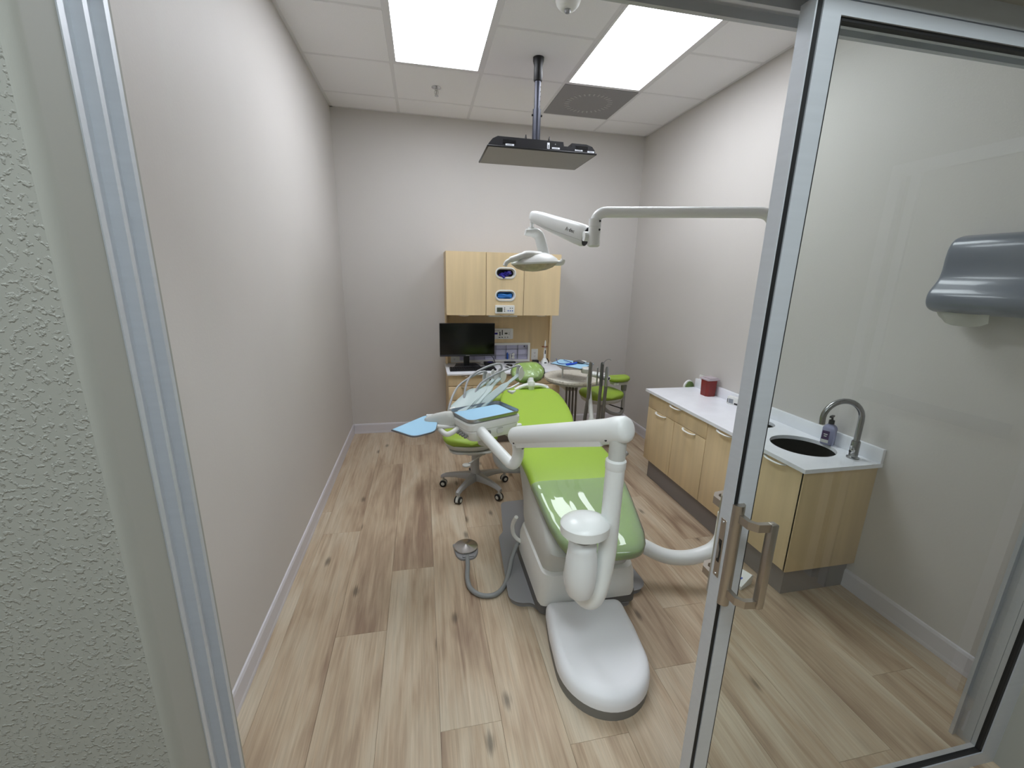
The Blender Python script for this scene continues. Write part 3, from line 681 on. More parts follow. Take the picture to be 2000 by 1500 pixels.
# ------- things on the rear worktop
mo = thing('monitor', 'black flat computer monitor on the left end of the rear worktop', 'monitor', (1.14, 4.12, WZ))
F = FRONT(1.143, 3.955, 1.005)
b = B(); add_box(b, -.264, .264, -.158, .160, -.030, 0, bev=.004, M=F); obj('housing', b, BLACK, mo)
b = B(); add_box(b, -.258, .258, -.138, .154, -.001, .0008, M=F); obj('screen', b, SCREEN, mo, smooth=False)
b = B(); add_box(b, -.264, .264, -.158, -.141, 0, .003, bev=.001, M=F); ch_ = obj('chin', b, mat('chin_grey', (48, 48, 54), .4), mo)
b = B(); add_box(b, -.018, .020, -.152, -.147, .003, .0036, M=F); obj('badge', b, STEEL, ch_, smooth=False)
b = B(); add_prism(b, [(1.11, 4.00), (1.165, 4.00), (1.165, 4.03), (1.11, 4.03)], WZ+.012, .92); obj('stand_neck', b, BLACK, mo, smooth=False)
b = B(); add_prism(b, [(1.015, 3.985), (1.275, 3.985), (1.245, 4.14), (1.045, 4.14)], WZ, WZ+.014, ch=.004); obj('stand_foot', b, BLACK, mo)
b = B(); add_tube(b, spline([(1.36, 3.985, .86), (1.40, 4.02, .82), (1.435, 4.08, .75), (1.445, 4.12, .737), (1.41, 4.20, .736)]), .0035, 8); obj('cable', b, BLACK, mo)
kb = thing('keyboard', 'black computer keyboard in front of the monitor stand', 'keyboard', (1.18, 3.86, WZ))
box('base', BLACK, kb, .965, 1.405, 3.815, 3.945, WZ, WZ+.016, bev=.004)
b = B()
for r_ in range(6):
    for c_ in range(20):
        xa = .972+c_*.0214; ya = 3.822+r_*.0198
        if r_ == 0 and 5 < c_ < 10: continue
        add_box(b, xa, xa+.018, ya, ya+.0165, WZ+.016, WZ+.0205)
    if r_ == 0: add_box(b, .972+6*.0214, .972+10*.0214-.003, 3.822, 3.8385, WZ+.016, WZ+.0205)
obj('keys', b, mat('key_black', (20, 20, 22), .5), kb, smooth=False, kind='stuff')
ms = thing('mouse', 'black computer mouse with a white side on the rear worktop', 'mouse', (1.555, 3.955, WZ))
b = B(); st = []
for y, w_, h_ in ((-.055, .008, .008), (-.050, .022, .014), (-.03, .031, .022), (0, .034, .032), (.03, .031, .030), (.048, .022, .020), (.055, .008, .01)): st.append(((1.558, 3.955+y, WZ+h_*.5), (1, 0, 0), (0, 0, 1), w_, h_*.5))
ring_loft(b, cushion_rings(st, 2.4, 24)); obj('shell', b, BLACK, ms)
b = B(); add_tube(b, spline([(1.520, 3.99, WZ+.012), (1.519, 3.955, WZ+.018), (1.535, 3.915, WZ+.019), (1.565, 3.902, WZ+.012)]), .005, 8); obj('side_strip', b, WHITE2, ms)
b = B(); add_box(b, 1.555, 1.561, 3.925, 3.945, WZ+.026, WZ+.032, bev=.002); obj('scroll_wheel', b, GREYP, ms)
ub = thing('card_reader', 'black card reader box with blue lit top beside the monitor stand', 'reader', (1.375, 4.10, WZ))
box('case', BLACK, ub, 1.325, 1.425, 4.045, 4.145, WZ, WZ+.028, bev=.004); box('blue_window', NAVY, ub, 1.362, 1.405, 4.07, 4.12, WZ+.028, WZ+.0295)
b = B(); add_box(b, 1.545, 1.665, 4.155, 4.195, WZ, WZ+.014, bev=.003); tag(obj('remote_control', b, BLACK), 'black slim remote control lying at the back of the rear worktop', 'remote')
b = B(); add_box(b, 1.845, 1.905, 4.12, 4.175, WZ, WZ+.030, bev=.004); tag(obj('power_adapter', b, BLACK), 'black power adapter block left of the curing light', 'adapter')
cl = thing('curing_light', 'white cordless dental curing light standing in its charging base', 'curing light', (1.957, 4.09, WZ))
x, y = 1.957, 4.09
b = B(); rings = []
for z, hx_, hy in ((0, .034, .036), (.006, .035, .037), (.03, .030, .030), (.05, .018, .018), (.06, .015, .015)): rings.append([(x+px_, y+py_, WZ+z) for px_, py_ in rrect(-hx_, hx_, -hy, hy, hx_*.5, 4)])
ring_loft(b, rings); ba = obj('charging_base', b, WHITE, cl)
box('window', BLACK, ba, x-.012, x+.012, y-.0368, y-.035, WZ+.012, WZ+.022)
b = B(); add_lathe(b, [(0, .055), (.012, .055), (.0125, .12), (.011, .165), (.006, .180), (.0055, .185), (.0, .185)], (x, y, WZ), 20); wd = obj('handpiece', b, WHITE, cl)
box('key_strip', DARK, wd, x-.005, x+.005, y-.0135, y-.0105, WZ+.105, WZ+.145, bev=.002)
b = B(); add_lathe(b, [(0, .178), (.032, .178), (.032, .182), (0, .182)], (x-.004, y, WZ), 28); obj('light_shield', b, mat('amber_shield', (120, 60, 30), .3), wd)
b = B(); add_lathe(b, [(0, .182), (.0085, .182), (.0075, .225), (.004, .245), (0, .246)], (x, y, WZ), 16); obj('tip', b, WHITE, wd)
b = B(); add_tube(b, spline([(x+.03, y+.03, WZ+.004), (x+.05, y+.02, WZ+.012), (x+.052, y+.045, WZ+.030), (x+.03, y+.05, WZ+.045), (x-.02, y+.06, WZ+.01)]), .0045, 8); obj('cord', b, BLACK, cl)

# ---------------------------------------------------------------- dental chair
ch = thing('dental_chair', 'lime green reclined dental treatment chair in the middle of the room', 'dental chair', (1.5, 1.95, 0))
# seat and leg rest: (y, half width, half thickness, top height)
PC = [(1.30, 1.490), (1.42, 1.500), (1.6, 1.500), (1.8, 1.512), (2.0, 1.522), (2.2, 1.520), (2.4, 1.525), (2.6, 1.535)]
def P2(y):
    for (a, xa), (c, xc) in zip(PC, PC[1:]):
        if a <= y <= c: return xa+(xc-xa)*(y-a)/(c-a)
    return PC[0][1] if y < PC[0][0] else PC[-1][1]
seat_st = [(1.375, .095, .012, .450), (1.382, .130, .028, .466), (1.40, .158, .040, .477), (1.43, .180, .045, .486), (1.49, .205, .047, .502), (1.58, .222, .047, .526), (1.7, .238, .047, .556), (1.85, .254, .047, .590), (1.95, .262, .047, .612), (2.08, .268, .047, .628), (2.2, .270, .048, .634), (2.32, .266, .048, .634), (2.42, .250, .047, .632), (2.48, .222, .042, .628), (2.515, .185, .030, .615), (2.53, .14, .014, .60)]
st = []
for y, w_, t_, zt in seat_st:
    sl = .28 if y < 1.95 else (.1 if y < 2.1 else 0)
    st.append(((P2(y), y, zt-t_), (1, -.04, 0), (0, -sl, 1), w_, t_))
seat_full = st
b = B(); ring_loft(b, cushion_rings(st, 3.2, 48, dip=.012)); seat = obj('seat', b, LIME, ch, ang=60)
bd = Vector((.035, .960, .20)).normalized(); bn = bd.cross(Vector((1, 0, 0))).normalized(); bn = -bn if bn.z < 0 else bn
b0 = Vector((1.515, 2.475, .590)); st = []
for s, w_, t_ in ((0, .12, .012), (.012, .17, .026), (.04, .200, .036), (.10, .226, .042), (.2, .244, .044), (.32, .252, .044), (.44, .250, .043), (.54, .236, .042), (.61, .208, .040), (.655, .176, .034), (.685, .135, .024), (.697, .09, .010)):
    st.append((b0+bd*s, (1, 0, 0), bn, w_, t_))
b = B(); ring_loft(b, cushion_rings(st, 2.7, 48, dip=.020)); back = obj('backrest', b, LIME, ch, ang=60)
b = B(); st2 = [(c-bn*.045, l, n_, w_*.86, .022) for c, l, n_, w_, t_ in st[1:-1]]; ring_loft(b, cushion_rings(st2, 2.6, 32)); obj('backrest_shell', b, PALE, ch, ang=60)
hd = Vector((0, .80, .60)).normalized(); hn = Vector((0, -.60, .80)); h0 = Vector((1.572, 3.175, .775)); st = []
for s, w_, t_ in ((0, .05, .010), (.01, .085, .022), (.04, .118, .031), (.08, .136, .034), (.12, .138, .034), (.16, .122, .032), (.19, .092, .026), (.205, .05, .012)):
    st.append((h0+hd*s, (1, 0, .06), hn, w_, t_))
b = B(); ring_loft(b, cushion_rings(st, 2.5, 40, dip=.008)); hr = obj('headrest', b, LIME, ch, ang=60)
hst = st
b = B(); st2 = [(c-hn*.04, l, n_, w_*.6, .014) for c, l, n_, w_, t_ in st[1:-1]]; ring_loft(b, cushion_rings(st2, 2.4, 24)); obj('headrest_shell', b, WHITE, ch)
# headrest yoke: T shaped bracket on top of the backrest
b = B(); yz = Vector((1.562, 3.11, .765))
add_tube(b, spline([yz+Vector((-.13, -.01, -.035)), yz+Vector((-.085, -.01, -.012)), yz+Vector((-.03, -.012, .004)), yz+Vector((.03, -.012, .004)), yz+Vector((.085, -.01, -.004)), yz+Vector((.135, -.01, -.022))], 6), .019, 12, sy=.8)
add_tube(b, spline([yz+Vector((0, -.01, -.04)), yz+Vector((0, -.022, -.01)), yz+Vector((0, -.012, .028)), yz+Vector((0, .004, .055))], 6), [.024]*7+[.030]*6+[.022]*6+[.016]*4, 14)
add_tube(b, [yz+Vector((0, .03, .03)), yz+Vector((0, .12, -.02)), yz+Vector((0, .02, -.12))], .016, 12)
yo = obj('headrest_yoke', b, WHITE, ch)
b = B(); add_lathe(b, [(0, .0), (.012, .0), (.013, .012), (.008, .018), (0, .018)], (0, 0, 0), 14, M=basis(yz+Vector((.135, -.018, -.024)), (1, 0, 0), (0, 0, 1), (0, -1, 0))); kn = obj('knob', b, WHITE, yo)
# upper lift shell under the seat
def slab(zs, name, ma, bev=3):
    b = B(); rings = []
    for z, xa, xb, ya, yb, r_ in zs: rings.append([(px_, py_, z) for px_, py_ in rrect(xa, xb, ya, yb, r_, 6)])
    ring_loft(b, rings); return obj(name, b, ma, ch, ang=35)
slab([(.24, 1.262, 1.70, 1.56, 2.03, .06), (.30, 1.255, 1.70, 1.54, 2.05, .07), (.37, 1.262, 1.712, 1.50, 2.10, .08), (.43, 1.27, 1.72, 1.56, 2.20, .09), (.50, 1.275, 1.73, 1.78, 2.30, .10), (.535, 1.30, 1.73, 1.90, 2.34, .10)], 'upper_shell', PALE)
slab([(.075, 1.235, 1.735, 1.545, 2.02, .04), (.10, 1.232, 1.738, 1.542, 2.03, .045), (.20, 1.240, 1.728, 1.535, 2.04, .055), (.242, 1.250, 1.715, 1.54, 2.03, .055), (.255, 1.28, 1.695, 1.56, 2.02, .05)], 'lower_shell', WHITE2)
# base plate: wide feet and a front tongue
def smoothpoly(pts, r=.04): return [(p.x, p.y) for p in fillet([(x, y, 0) for x, y in pts+[pts[0]]], r, 4)][:-1]
bpoly = smoothpoly([(1.45, 1.56), (1.255, 1.575), (1.235, 1.64), (1.165, 1.645), (1.125, 1.68), (1.165, 2.20), (1.20, 2.24), (1.25, 2.60), (1.70, 2.62), (1.78, 2.24), (1.80, 2.20), (1.845, 1.67), (1.81, 1.63), (1.74, 1.625), (1.72, 1.555)], .035)
b = B(); add_prism(b, bpoly, 0, .032, ch=.012); bpl = obj('base_plate', b, BGREY, ch)
b = B(); add_prism(b, rrect(1.232, 1.745, 1.548, 2.06, .04), .032, .088, ch=.01); obj('base_skirt', b, mat('skirt_grey', (98, 97, 96), .6), ch)
# armrest tube on the delivery side
b = B(); add_tube(b, fillet([(1.12, 2.25, .66), (1.135, 2.22, .53), (1.19, 2.21, .475), (1.34, 2.22, .462)], .09), .018, 14); obj('armrest_tube', b, CASTG, ch)
b = B(); add_tube(b, fillet([(2.02, 2.30, .50), (1.96, 2.28, .46), (1.80, 2.25, .46)], .05), .018, 14); obj('armrest_tube', b, CASTG, ch)
b = B(); add_tube(b, fillet([(1.20, 1.93, .33), (1.185, 1.97, .26), (1.20, 1.99, .17), (1.26, 1.96, .13)], .05), .011, 10); obj('side_cable', b, WHITE2, ch)
# hose bundle on the far right of the base
b = B(); add_tube(b, fillet([(1.75, 2.6, .40), (1.90, 2.75, .30), (2.0, 2.85, .55)], .1), .03, 12); obj('assistant_link', b, PALE, ch)
# clear barrier film on the leg end
cf = [(Vector(c)+Vector((0, -.002 if c[1] < 1.42 else 0, .001)), l, n_, w_+.003, t_+.0035) for c, l, n_, w_, t_ in seat_full if c[1] <= 1.90]
b = B(); ring_loft(b, cushion_rings(cf, 3.2, 48, dip=.016), True, False); tag(obj('leg_barrier_film', b, FILM, ang=60), 'clear shiny plastic sleeve pulled over the leg end of the green chair', 'plastic cover')
b = B(); st = [(c, l, n_, w_+.008, t_+.007) for c, l, n_, w_, t_ in hst]; ring_loft(b, cushion_rings(st, 2.5, 40)); tag(obj('headrest_barrier_film', b, FILM2, ang=60), 'crinkled clear plastic cover over the green headrest', 'plastic cover')

# ---------------------------------------------------------------- dental light on its post
dl = thing('dental_light', 'white dental operating light on a long arm from a floor post behind the door stile', 'dental light', (2.262, 1.63, 0))
b = B(); add_tube(b, fillet([(1.55, 1.95, .30), (1.74, 1.80, .26), (1.97, 1.68, .160), (2.10, 1.64, .165), (2.262, 1.63, .22), (2.262, 1.63, .42)], .10, 8), .039, 20); obj('base_arm', b, WHITE, dl)
b = B(); add_tube(b, fillet([(2.262, 1.63, .36), (2.262, 1.63, 1.907), (1.532, 1.90, 1.907), (1.532, 1.90, 1.80)], .075, 8), .024, 20); obj('post', b, WHITE, dl)
b = B(); add_lathe(b, [(0, -.155), (.020, -.155), (.029, -.148), (.029, -.067), (.0275, -.066), (.0275, -.064), (.029, -.063), (.029, -.030), (.024, -.029)], (1.532, 1.90, 1.907), 24); pv = obj('pivot', b, WHITE, dl)
for z in (1.866, 1.828):
    b = B(); add_lathe(b, [(0, .002), (.0045, .0018), (.005, 0)], (0, 0, 0), 10, M=basis((1.545, 1.873, z), (1, 0, 0), (0, 0, 1), (.4, -1, 0))); obj('set_screw', b, DARK, pv)
E0, E1 = Vector((1.508, 1.94, 1.805)), Vector((1.318, 2.26, 1.918)); dv = (E1-E0).normalized()
lat = dv.cross(Vector((0, 0, 1))).normalized(); nz = lat.cross(dv).normalized()
b = B(); rings = []
for s, hw, hh, off in ((0, .024, .044, -.004), (.015, .028, .050, -.004), (.06, .029, .050, -.003), (.2, .028, .043, .0), (.32, .026, .036, .004), (.370, .025, .031, .005), (.392, .020, .024, .006), (.402, .010, .012, .006)):
    c = E0+dv*s+nz*off; rings.append([c+lat*(hw*math.copysign(abs(math.cos(a))**.8, math.cos(a)))+nz*(hh*math.copysign(abs(math.sin(a))**.8, math.sin(a))) for a in [2*PI*k/24 for k in range(24)]])
ring_loft(b, rings); fa = obj('flex_arm', b, WHITE, dl)
b = B(); add_lathe(b, [(0, -.028), (.022, -.028), (.022, .028), (0, .028)], (1.513, 1.915, 1.800), 20, M=None, axis='x'); obj('elbow', b, WHITE, dl)
b = B(); rings = []
for s in (-.004, .0005):
    c = E0+dv*s+nz*.004; rings.append([c+lat*(.026*math.cos(a))+nz*(.044*math.sin(a)-.008) for a in [2*PI*k/20 for k in range(20)]])
ring_loft(b, rings); obj('end_gap', b, BLACK, fa)
side = -lat if (-lat).dot(CAM-E0) > 0 else lat
Mt = basis(E0+dv*.085+side*.0295+nz*.004, -dv, nz, side)
text_obj('lettering', 'A·dec', .026, GREYP, fa, Mt)
b = B(); add_box(b, -.02, .36, -.0004, .0004, 0, .0006, M=basis(E0+dv*.01+side*.0275-nz*.024, dv, nz, side)); obj('seam', b, GREYP, fa, smooth=False)
# swivel stem and yoke arm
Q = Vector((1.318, 2.262, 1.90))
b = B(); add_lathe(b, [(0, .0), (.010, 0), (.010, -.035), (.0, -.035)], Q, 16); add_lathe(b, [(0, -.033), (.020, -.033), (.021, -.066), (0, -.066)], Q, 20); obj('stem', b, WHITE, dl)
b = B(); Y0 = Q+Vector((-.028, -.003, -.072))
path = fillet([Y0+Vector((-.008, 0, .012)), Y0+Vector((.068, .003, .010)), Y0+Vector((.088, .003, -.055)), Y0+Vector((.122, .0, -.160))], .030, 6)
add_tube(b, path, [.016, .023]+[.026]*6+[.027]*8+[.031], 20, sx=.75, sy=1.30, upv=(1, 0, 0)); ya = obj('yoke_arm', b, WHITE, dl)
b = B(); pc = Y0+Vector((.108, -.0255, -.120)); add_prism(b, rrect(-.014, .014, -.021, .021, .009), 0, .004, ch=.002, M=basis(pc, (1, 0, .25), (-.25, 0, 1), (0, -1, 0))); sp = obj('touch_pad', b, BLUE, ya)
b = B(); add_box(b, -.009, .009, -.002, .002, .004, .0046, M=basis(pc, (1, 0, .25), (-.25, 0, 1), (0, -1, 0))); obj('pad_mark', b, WHITE2, sp) if False else b.free()
# lamp head: shallow curved reflector shell with two handles
HC = Vector((1.335, 2.235, 1.690))
b = B(); rings = []
for r_, z in ((.02, .046), (.05, .043), (.082, .030), (.108, .010), (.118, -.006), (.112, -.015)):
    rings.append([HC+Vector((r_*math.cos(a)*1.12, r_*math.sin(a)*.9, z + .07*math.cos(a)*r_)) for a in [2*PI*k/40 for k in range(40)]])
ring_loft(b, rings, True, False); lh = obj('lamp_head', b, WHITE2, dl)
b = B(); rings = []
for r_, z in ((.113, -.014), (.09, -.034), (.055, -.048), (.01, -.054)):
    rings.append([HC+Vector((r_*math.cos(a)*1.12, r_*math.sin(a)*.9, z + .07*math.cos(a)*r_)) for a in [2*PI*k/40 for k in range(40)]])
ring_loft(b, rings, False, True); obj('front_lens', b, AMBER, lh)
b = B(); add_tube(b, spline([HC+Vector((.02, -.03, .030)), HC+Vector((-.06, -.055, .030)), HC+Vector((-.12, -.06, .012)), HC+Vector((-.165, -.06, -.008)), HC+Vector((-.178, -.06, -.030))], 6), [.026]*8+[.020]*8+[.014]*9, 14, sy=.8); hl = obj('grab_handle', b, WHITE2, lh)
b = B(); add_tube(b, [HC+Vector((-.115, -.072, .008)), HC+Vector((-.15, -.074, -.004))], .009, 10, sy=.7); obj('grip_inset', b, GREYP, hl) if False else b.free()
b = B(); add_tube(b, spline([HC+Vector((.07, -.02, .0)), HC+Vector((.11, -.03, -.006)), HC+Vector((.140, -.035, -.004)), HC+Vector((.148, -.035, .012))], 6), .014, 14); obj('grab_handle', b, WHITE2, lh)

# ---------------------------------------------------------------- delivery unit
du = thing('delivery_unit', 'white dental delivery unit with post, water bottle and swing arm over the chair', 'delivery unit', (1.37, 1.20, 0))
PX, PY = 1.385, 1.20
b = B(); add_tube(b, fillet([(1.40, 1.56, .33), (1.32, 1.40, .318), (1.345, 1.19, .372), (PX, PY, .55), (PX+.004, PY, .975)], .10, 8), .0345, 24); pst = obj('post', b, WHITE, du)
b = B(); add_lathe(b, [(.0345, .95), (.037, .955), (.037, .982), (.031, .988)], (PX+.004, PY, 0), 28); obj('collar', b, WHITE, pst)
b = B(); add_lathe(b, [(0, .955), (.030, .955), (.030, 1.09), (0, 1.09)], (PX+.006, PY, 0), 24); obj('upper_tube', b, PALE, pst)
A0, A1 = Vector((1.412, 1.165, 1.111)), Vector((1.130, 1.76, .874)); av = (A1-A0).normalized(); L_ = (A1-A0).length
la = av.cross(Vector((0, 0, 1))).normalized(); na = la.cross(av).normalized()
b = B(); rings = []
for s, r_ in ((0, .012), (.002, .028), (.008, .040), (.020, .0465), (.05, .048), (.10, .047), (.3, .0455), (L_-.05, .046), (L_-.02, .043), (L_-.006, .034), (L_, .016)):
    c = A0+av*s; rings.append([c+la*(r_*.92*math.cos(a))+na*(r_*1.02*math.sin(a)-(.004 if s > .06 else 0)) for a in [2*PI*k/36 for k in range(36)]])
ring_loft(b, rings); arm = obj('swing_arm', b, WHITE, du, ang=50)
b = B(); rings = []
for s in (.12, L_-.06): 
    c = A0+av*s-na*.036; rings.append([c+la*(.034*x)+na*(.016*y) for x, y in ((-1, 1), (1, 1), (1, -1), (-1, -1))])
ring_loft(b, rings); obj('lower_cover', b, WHITE2, arm, smooth=False)
for s in (.085, L_-.05):
    sd = la if la.dot(CAM-A0) > 0 else -la
    b = B(); add_lathe(b, [(0, .0015), (.005, .0014), (.006, 0)], (0, 0, 0), 12, M=basis(A0+av*s+sd*.036-na*.028, av, na, (sd-na*.7))); obj('bolt_cap', b, DARK, arm)
# elbow tube from the arm end to the head
b = B(); add_tube(b, fillet([(1.150, 1.745, .870), (1.160, 1.745, .775), (1.140, 1.77, .710), (1.055, 1.88, .785), (1.00, 1.97, .835)], .055, 8), .0275, 22); el = obj('elbow_tube', b, WHITE, du)
b = B(); add_lathe(b, [(0, .002), (.013, .001), (.013, -.006)], (0, 0, 0), 14, M=basis((1.170, 1.722, .830), (1, 0, 0), (0, 0, 1), (.35, -1, 0))); obj('tension_knob', b, GREYP, el)
# water bottle holder and bottle
BXc, BYc = 1.283, 1.195
b = B(); rings = []
for z, s in ((.706, .95), (.710, 1), (.744, 1.02), (.7465, 1.0), (.757, .87), (.768, .62), (.774, .30)):
    ring = []
    for k in range(36):
        a = 2*PI*k/36; r_ = .086*s; x_, y_ = r_*math.cos(a), r_*.92*math.sin(a)
        if math.cos(a) > .3 and s > .5: x_ = x_*1.12
        ring.append((BXc+x_, BYc+y_, z))
    rings.append(ring)
ring_loft(b, rings); bh = obj('bottle_holder', b, WHITE, du, ang=28)
b = B()
for k in range(2): add_prism(b, rrect(-.004, .004, -.006, .006, .001, 2), 0, .0008, M=basis((BXc-.074, BYc-.031+.004*k, 0.716+.015*k), (.35, -1, 0), (0, 0, 1), (-1, -.4, 0)))
obj('holder_mark', b, DARK, bh, smooth=False)
b = B(); add_lathe(b, [(0, .706), (.040, .706), (.041, .692), (.038, .688), (.040, .684), (.040, .668), (0, .668)], (BXc, BYc, 0), 28); obj('bottle_cap', b, GREYP, bh)
b = B(); add_lathe(b, [(.036, .682), (.044, .673), (.052, .658), (.0535, .640), (.0530, .633), (.0555, .618), (.059, .585), (.0600, .55), (.0595, .52), (.0565, .48), (.0550, .477), (.053, .460), (.045, .444), (.028, .432), (0, .430)], (BXc, BYc, 0), 36); obj('water_bottle', b, FROST, bh, label='frosted white water bottle')
# head
ha = math.radians(24.7); hu = Vector((math.cos(ha), math.sin(ha), 0)); hv = Vector((-math.sin(ha), math.cos(ha), 0)); HO = Vector((1.045, 2.10, 0))
HM = basis((HO.x, HO.y, 0), hu, hv, (0, 0, 1))
b = B(); rings = []
for z, a_, c_ in ((.768, .118, .085), (.772, .135, .098), (.788, .150, .106), (.826, .162, .112), (.832, .158, .110), (.838, .166, .117), (.868, .168, .118), (.876, .163, .114)):
    rings.append([HM @ Vector((x, y, z)) for x, y in rrect(-a_, a_, -c_, c_, .035, 6)])
ring_loft(b, rings); hd_ = obj('control_head', b, WHITE2, du, ang=30)
b = B(); add_lathe(b, [(0, .003), (.013, .003), (.014, 0)], (0, 0, 0), 20, M=HM @ basis((-.045, -.1105, .812), (1, 0, 0), (0, 0, 1), (0, -1, 0))); sw = obj('power_switch', b, GREYP, hd_)
b = B(); add_box(b, -.002, .002, -.008, .008, .003, .0045, M=HM @ basis((-.045, -.1105, .812), (1, 0, 0), (0, 0, 1), (0, -1, 0))); obj('switch_mark', b, DARK, sw) if False else b.free()
b = B(); add_prism(b, rrect(-.020, .020, -.018, .016, .008), 0, .006, ch=.002, M=HM @ basis((.025, -.110, .814), (1, 0, 0), (0, .2, 1), (0, -1, 0))); obj('gauge_cover', b, PALE, hd_)
b = B()
for k in range(4): add_box(b, -.006+.008*k, -.001+.008*k, .010, .012, .006, .0065, M=HM @ basis((.020, -.110, .814), (1, 0, 0), (0, .2, 1), (0, -1, 0)))
obj('gauge_scale', b, DARK, hd_, smooth=False)
# row of coupling knobs on the left side face
for k in range(5):
    b = B(); add_tube(b, [HM @ Vector((-.158, -.080+.026*k, .808)), HM @ Vector((-.176, -.084+.026*k, .803))], .0075, 10); obj('flow_knob', b, GREYP, hd_)
# left keypad ear and grip, right hand grip hinge
b = B(); st = []
ec, er = Vector((.775, 2.10, .838)), Vector((.865, 2.09, .862)); ed = (er-ec).normalized()
for s, w_, t_ in ((-.052, .018, .008), (-.046, .034, .016), (-.03, .044, .024), (.02, .048, .030), (.07, .046, .032), (.10, .040, .028), (.112, .028, .014)): st.append((ec+ed*s, Vector((-.25, .25, .93)), Vector((.1, -.95, .27)), w_, t_))
ring_loft(b, cushion_rings(st, 2.6, 24)); ear = obj('keypad', b, PALE, du, ang=50)
b = B(); add_tube(b, [Vector((.762, 2.065, .838)), Vector((.716, 2.035, .820)), Vector((.700, 2.028, .815))], [.013, .013, .012], 14); obj('grip', b, mat('grip_taupe', (150, 140, 140), .5), ear)
b = B(); add_tube(b, spline([(.80, 2.06, .812), (.83, 2.02, .800), (.86, 2.02, .806), (.90, 2.05, .82)]), .014, 12); add_tube(b, [(.86, 2.16, .878), (.90, 2.20, .880)], .018, 12); obj('hinge', b, WHITE2, du)
# tray bracket under the head, brake lever
b = B(); add_box(b, -.035, .035, -.045, .045, .738, .785, bev=.010, M=HM); add_lathe(b, [(0, .70), (.034, .70), (.038, .712), (.038, .74), (0, .74)], (HO.x, HO.y, 0), 20); obj('underhead_joint', b, PALE, du)
b = B(); add_tube(b, [(1.13, 2.12, .80), (1.22, 2.16, .775), (1.27, 2.19, .77)], [.020, .024, .012], 14, sy=.7); obj('brake_lever', b, WHITE, du)
b = B(); add_tube(b, [(1.02, 2.05, .735), (1.10, 2.02, .715)], .020, 14); add_tube(b, [(1.16, 2.10, .765), (1.20, 2.08, .745)], [.015, .018], 12); obj('rear_link', b, PALE, du)
# whip arms with holders
for k, (lu, tip, wf_) in enumerate(((-.112, (1.100, 2.40, .988), 2.3), (-.052, (1.150, 2.405, 1.000), 1.15), (-.020, (1.192, 2.41, 1.006), 1.1), (.040, (1.300, 2.38, 1.030), 1.1))):
    base_ = HM @ Vector((lu, .118, .880)); tip = Vector(tip); d_ = (tip-base_).normalized(); sd = Vector((1, 0, 0)); sd = (sd-d_*sd.dot(d_)).normalized(); nn = sd.cross(d_).normalized()
    Lw = (tip-base_).length; b = B(); rings = []
    for s, w_, t_ in ((0, .016*wf_, .005), (.02, .020*wf_, .006), (Lw*.56, .019*wf_, .006), (Lw*.64, .014*wf_, .006), (Lw*.70, .009, .005), (Lw-.01, .011, .005)):
        c = base_+d_*s; rings.append([c+sd*(w_*x)+nn*(t_*y) for x, y in ((-1, -.5), (-.8, -1), (.8, -1), (1, -.5), (1, .5), (.8, 1), (-.8, 1), (-1, .5))])
    ring_loft(b, rings); wp = obj('whip_arm', b, SAGE, du, ang=30)
    # slotted holder plates at the tip
    upn = (Vector((0, 0, 1))*.92+d_*.4).normalized(); fr_ = upn.cross(sd).normalized()
    for off in (-.010, .012):
        poly = [(p.x*1.25, p.y*1.15) for p in spline([(-.012, -.022, 0), (-.018, .005, 0), (-.019, .030, 0), (-.008, .042, 0), (.004, .030, 0), (.016, .024, 0), (.018, .004, 0), (.010, -.018, 0), (.0, -.03, 0)], 3)]
        hp = B(); Mh = basis(tip+sd*off, (sd*.55+fr_*.83).normalized(), upn, (sd*.83-fr_*.55).normalized()); add_prism(hp, poly, -.003, .003, M=Mh); ho = obj('holder_plate', hp, WHITE2, wp, smooth=False)
        if off < 0 or k == 0:
            hp = B(); add_prism(hp, rrect(-.0032, .0032, -.013, .013, .003, 3), -.0036, .0036, M=Mh @ Matrix.Translation((.008, .006, 0))); obj('slot', hp, DARK, wp, smooth=False)
    # handpiece hose looping from the holder back down behind the head
    if k in (0, 2, 3):
        up_ = (.060, 0, .095, .05)[k]; bk = HM @ Vector((lu-.02, .150, .86))
        mid_ = (tip+bk)/2+Vector((-.055-.01*k, .03, up_)); b = B()
        add_tube(b, spline([tip+Vector((.004, .0, .010)), tip+Vector((-.018, .004, .012+up_*.75)), mid_, bk+Vector((-.005, .01, .03)), bk+Vector((0, 0, -.05))], 9), .0062, 10); obj('hose', b, TUBE, wp)
b = B(); add_tube(b, spline([(1.20, 2.40, .925), (1.26, 2.42, .935), (1.31, 2.43, .958)]), .006, 10); add_tube(b, [(1.235, 2.41, .915), (1.262, 2.41, .905), (1.285, 2.42, .912)], [.007, .012, .006], 12); obj('air_syringe', b, WHITE, du)
# stainless tray and its blue liner
tr_ = thing('instrument_tray', 'stainless steel instrument tray on top of the delivery head', 'tray', (HO.x, HO.y, .878))
b = B(); R1 = [rrect(-.150-d, .150+d, -.100-d, .100+d, .030+d*.5, 6) for d in (0, .010, .012, .016, .016, .012, .009, 0)]; zz = (.8790, .8790, .886, .897, .899, .899, .8805, .8805)
ring_loft(b, [[HM @ Vector((x, y, z)) for x, y in r_] for r_, z in zip(R1, zz)]); obj('pan', b, STEEL, tr_, ang=40)
b = B(); add_prism(b, rrect(-.148, .148, -.099, .099, .026), .8808, .8818, M=HM); tag(obj('tray_liner', b, BLUEP, smooth=False), 'light blue paper liner lying in the stainless steel tray', 'tray liner')
